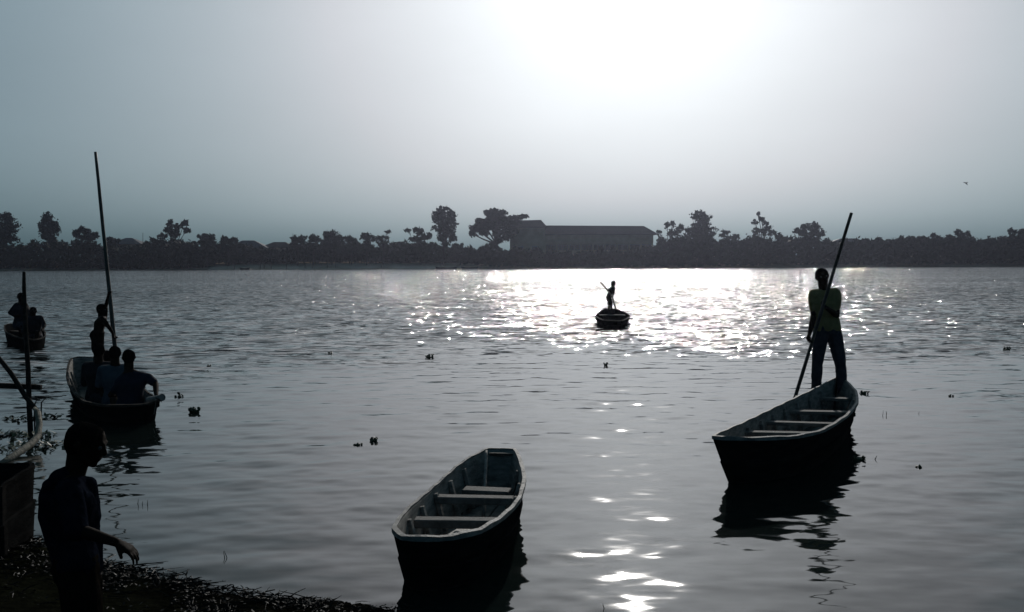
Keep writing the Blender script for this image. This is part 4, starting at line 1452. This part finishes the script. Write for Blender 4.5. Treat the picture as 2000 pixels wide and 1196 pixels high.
def near_litter():
    """the strip of broken stems, leaves and scraps washed up on the bank"""
    rng = np.random.default_rng(9)
    V, Fc = [], []
    m = MB()
    r = random.Random(3)
    for i in range(7600):
        x = r.uniform(-3.3, -.5)
        off = abs(r.gauss(0, .30)) - .10
        dens = mnoise.noise((x * 2.2, off * 3.0, 4)) + .5 * mnoise.noise((x * 6, off * 8, 9))
        if dens < r.uniform(-.45, .35) or (x > -1.5 and r.random() < (x + 1.5) * .75): continue
        y = shore_y(x) - off
        z = max(bank_z(x, y), 0) + r.uniform(.0, .02)
        a = r.uniform(0, 6.28)
        if r.random() < .4:
            ln = r.uniform(.03, .10) if r.random() < .9 else r.uniform(.12, .30)
            p, q = V3((x, y, z)), V3((x + math.cos(a) * ln, y + math.sin(a) * ln * .6, z + r.uniform(-.01, .025)))
            rr = r.uniform(.0015, .004)
            m.tube([p, (p + q) / 2 + V3((0, 0, .004)), q], [rr, rr, rr * .6], 4)
        else:
            s = r.uniform(.004, .016)
            p = V3((x, y, z + .004))
            u1 = V3((math.cos(a), math.sin(a), r.uniform(-.5, .6))) * s
            u2 = V3((-math.sin(a), math.cos(a), r.uniform(-.5, .6))) * s * .6
            m.quad(p - u1, p + u2, p + u1 + V3((0, 0, s * .3)), p - u2)
    tag(m.build('shore_litter', M['litter'], None, (0, 0, 0)), 'wet broken stems and leaves washed up along the bank', 'litter', kind='stuff')
    m = MB()
    for i in range(420):
        # weed mats around the stick frame
        cx, cy = random.choice(((-5.9, 11.2), (-5.5, 10.1), (-5.05, 9.4), (-4.85, 9.6)))
        p = V3((cx + random.gauss(0, .22), cy + random.gauss(0, .09), random.uniform(0, .03)))
        a = random.uniform(0, 6.28)
        s = random.uniform(.02, .05)
        u1 = V3((math.cos(a), math.sin(a), random.uniform(-.3, .8))) * s
        u2 = V3((-math.sin(a), math.cos(a), random.uniform(-.3, .5))) * s * .5
        m.quad(p - u1, p + u2, p + u1, p - u2)
    tag(m.build('floating_weed', M['plant'], None, (0, 0, 0)), 'dark floating weed around the stick frame', 'weed', kind='stuff')


near_litter()
for (x0, y0, x1, y1, r, lab) in ((512, 1180, 572, 1172, .012, 'thick dark stick lying in the shallow water edge'), (503, 1154, 517, 1168, .005, 'thin stick sticking out of the shallows, steeper one'),
                                 (518, 1156, 537, 1152, .004, 'thin stick lying flat just off the shore litter'), (70, 1098, 96, 1094, .008, 'pale stick lying by the beached boat')):
    a, b = P(x0, y0, .012), P(x1, y1, .02)
    tag(MB().tube([a, (a + b) / 2, b], [r, r * .95, r * .8], 6).build('stick', M['dark_wood'] if x0 > 100 else M['rail'], None, a), lab, 'stick', 'sticks washed up at the water edge')

# a bird far up over the river
c = D(1887, 358.5, 60)
root = empty('bird', c, 'small dark bird flying alone in the sky', 'bird')
bm = MB()
bm.tube([c + V3((.10, 0, -.10)), c + V3((.06, 0, -.06)), c, c + V3((-.05, 0, .04)), c + V3((-.08, 0, .065))], [.008, .025, .036, .026, .010], 8).build('body', M['bird'], root, c, True)
for sg in (1, -1):
    w_ = MB()
    v = [c + V3((.015, 0, .01)), c + V3((-.035, 0, .03)), c + V3((-.06 - .03 * sg, sg * .16, .08 + .02 * sg)), c + V3((-.02, sg * .30, .05)), c + V3((.03, sg * .15, .04))]
    v += [p + V3((.006, 0, .010)) for p in v]
    mesh_obj('wing', v, [(0, 1, 2, 3, 4), (9, 8, 7, 6, 5), (0, 5, 6, 1), (1, 6, 7, 2), (2, 7, 8, 3), (3, 8, 9, 4), (4, 9, 5, 0)], M['bird'], root, c)


# ------------------------------------------------------------------ thin haze over the river, added to stand in for lens flare veil
hm = bpy.data.materials.new('flare_veil_haze')
hm.use_nodes = True
hn = hm.node_tree.nodes
hn.remove(hn['Principled BSDF'])
pv = hn.new('ShaderNodeVolumePrincipled')
pv.inputs['Color'].default_value = (.74, .79, 1.0, 1)
pv.inputs['Density'].default_value = .00026
pv.inputs['Anisotropy'].default_value = .86
hm.node_tree.links.new(pv.outputs[0], hn['Material Output'].inputs['Volume'])
tag(MB().box((0, 210, 12), (300, 0, 0), (0, 225, 0), (0, 0, 14)).build('haze', hm), 'thin haze added over the river in place of lens flare veil', 'haze', kind='stuff')
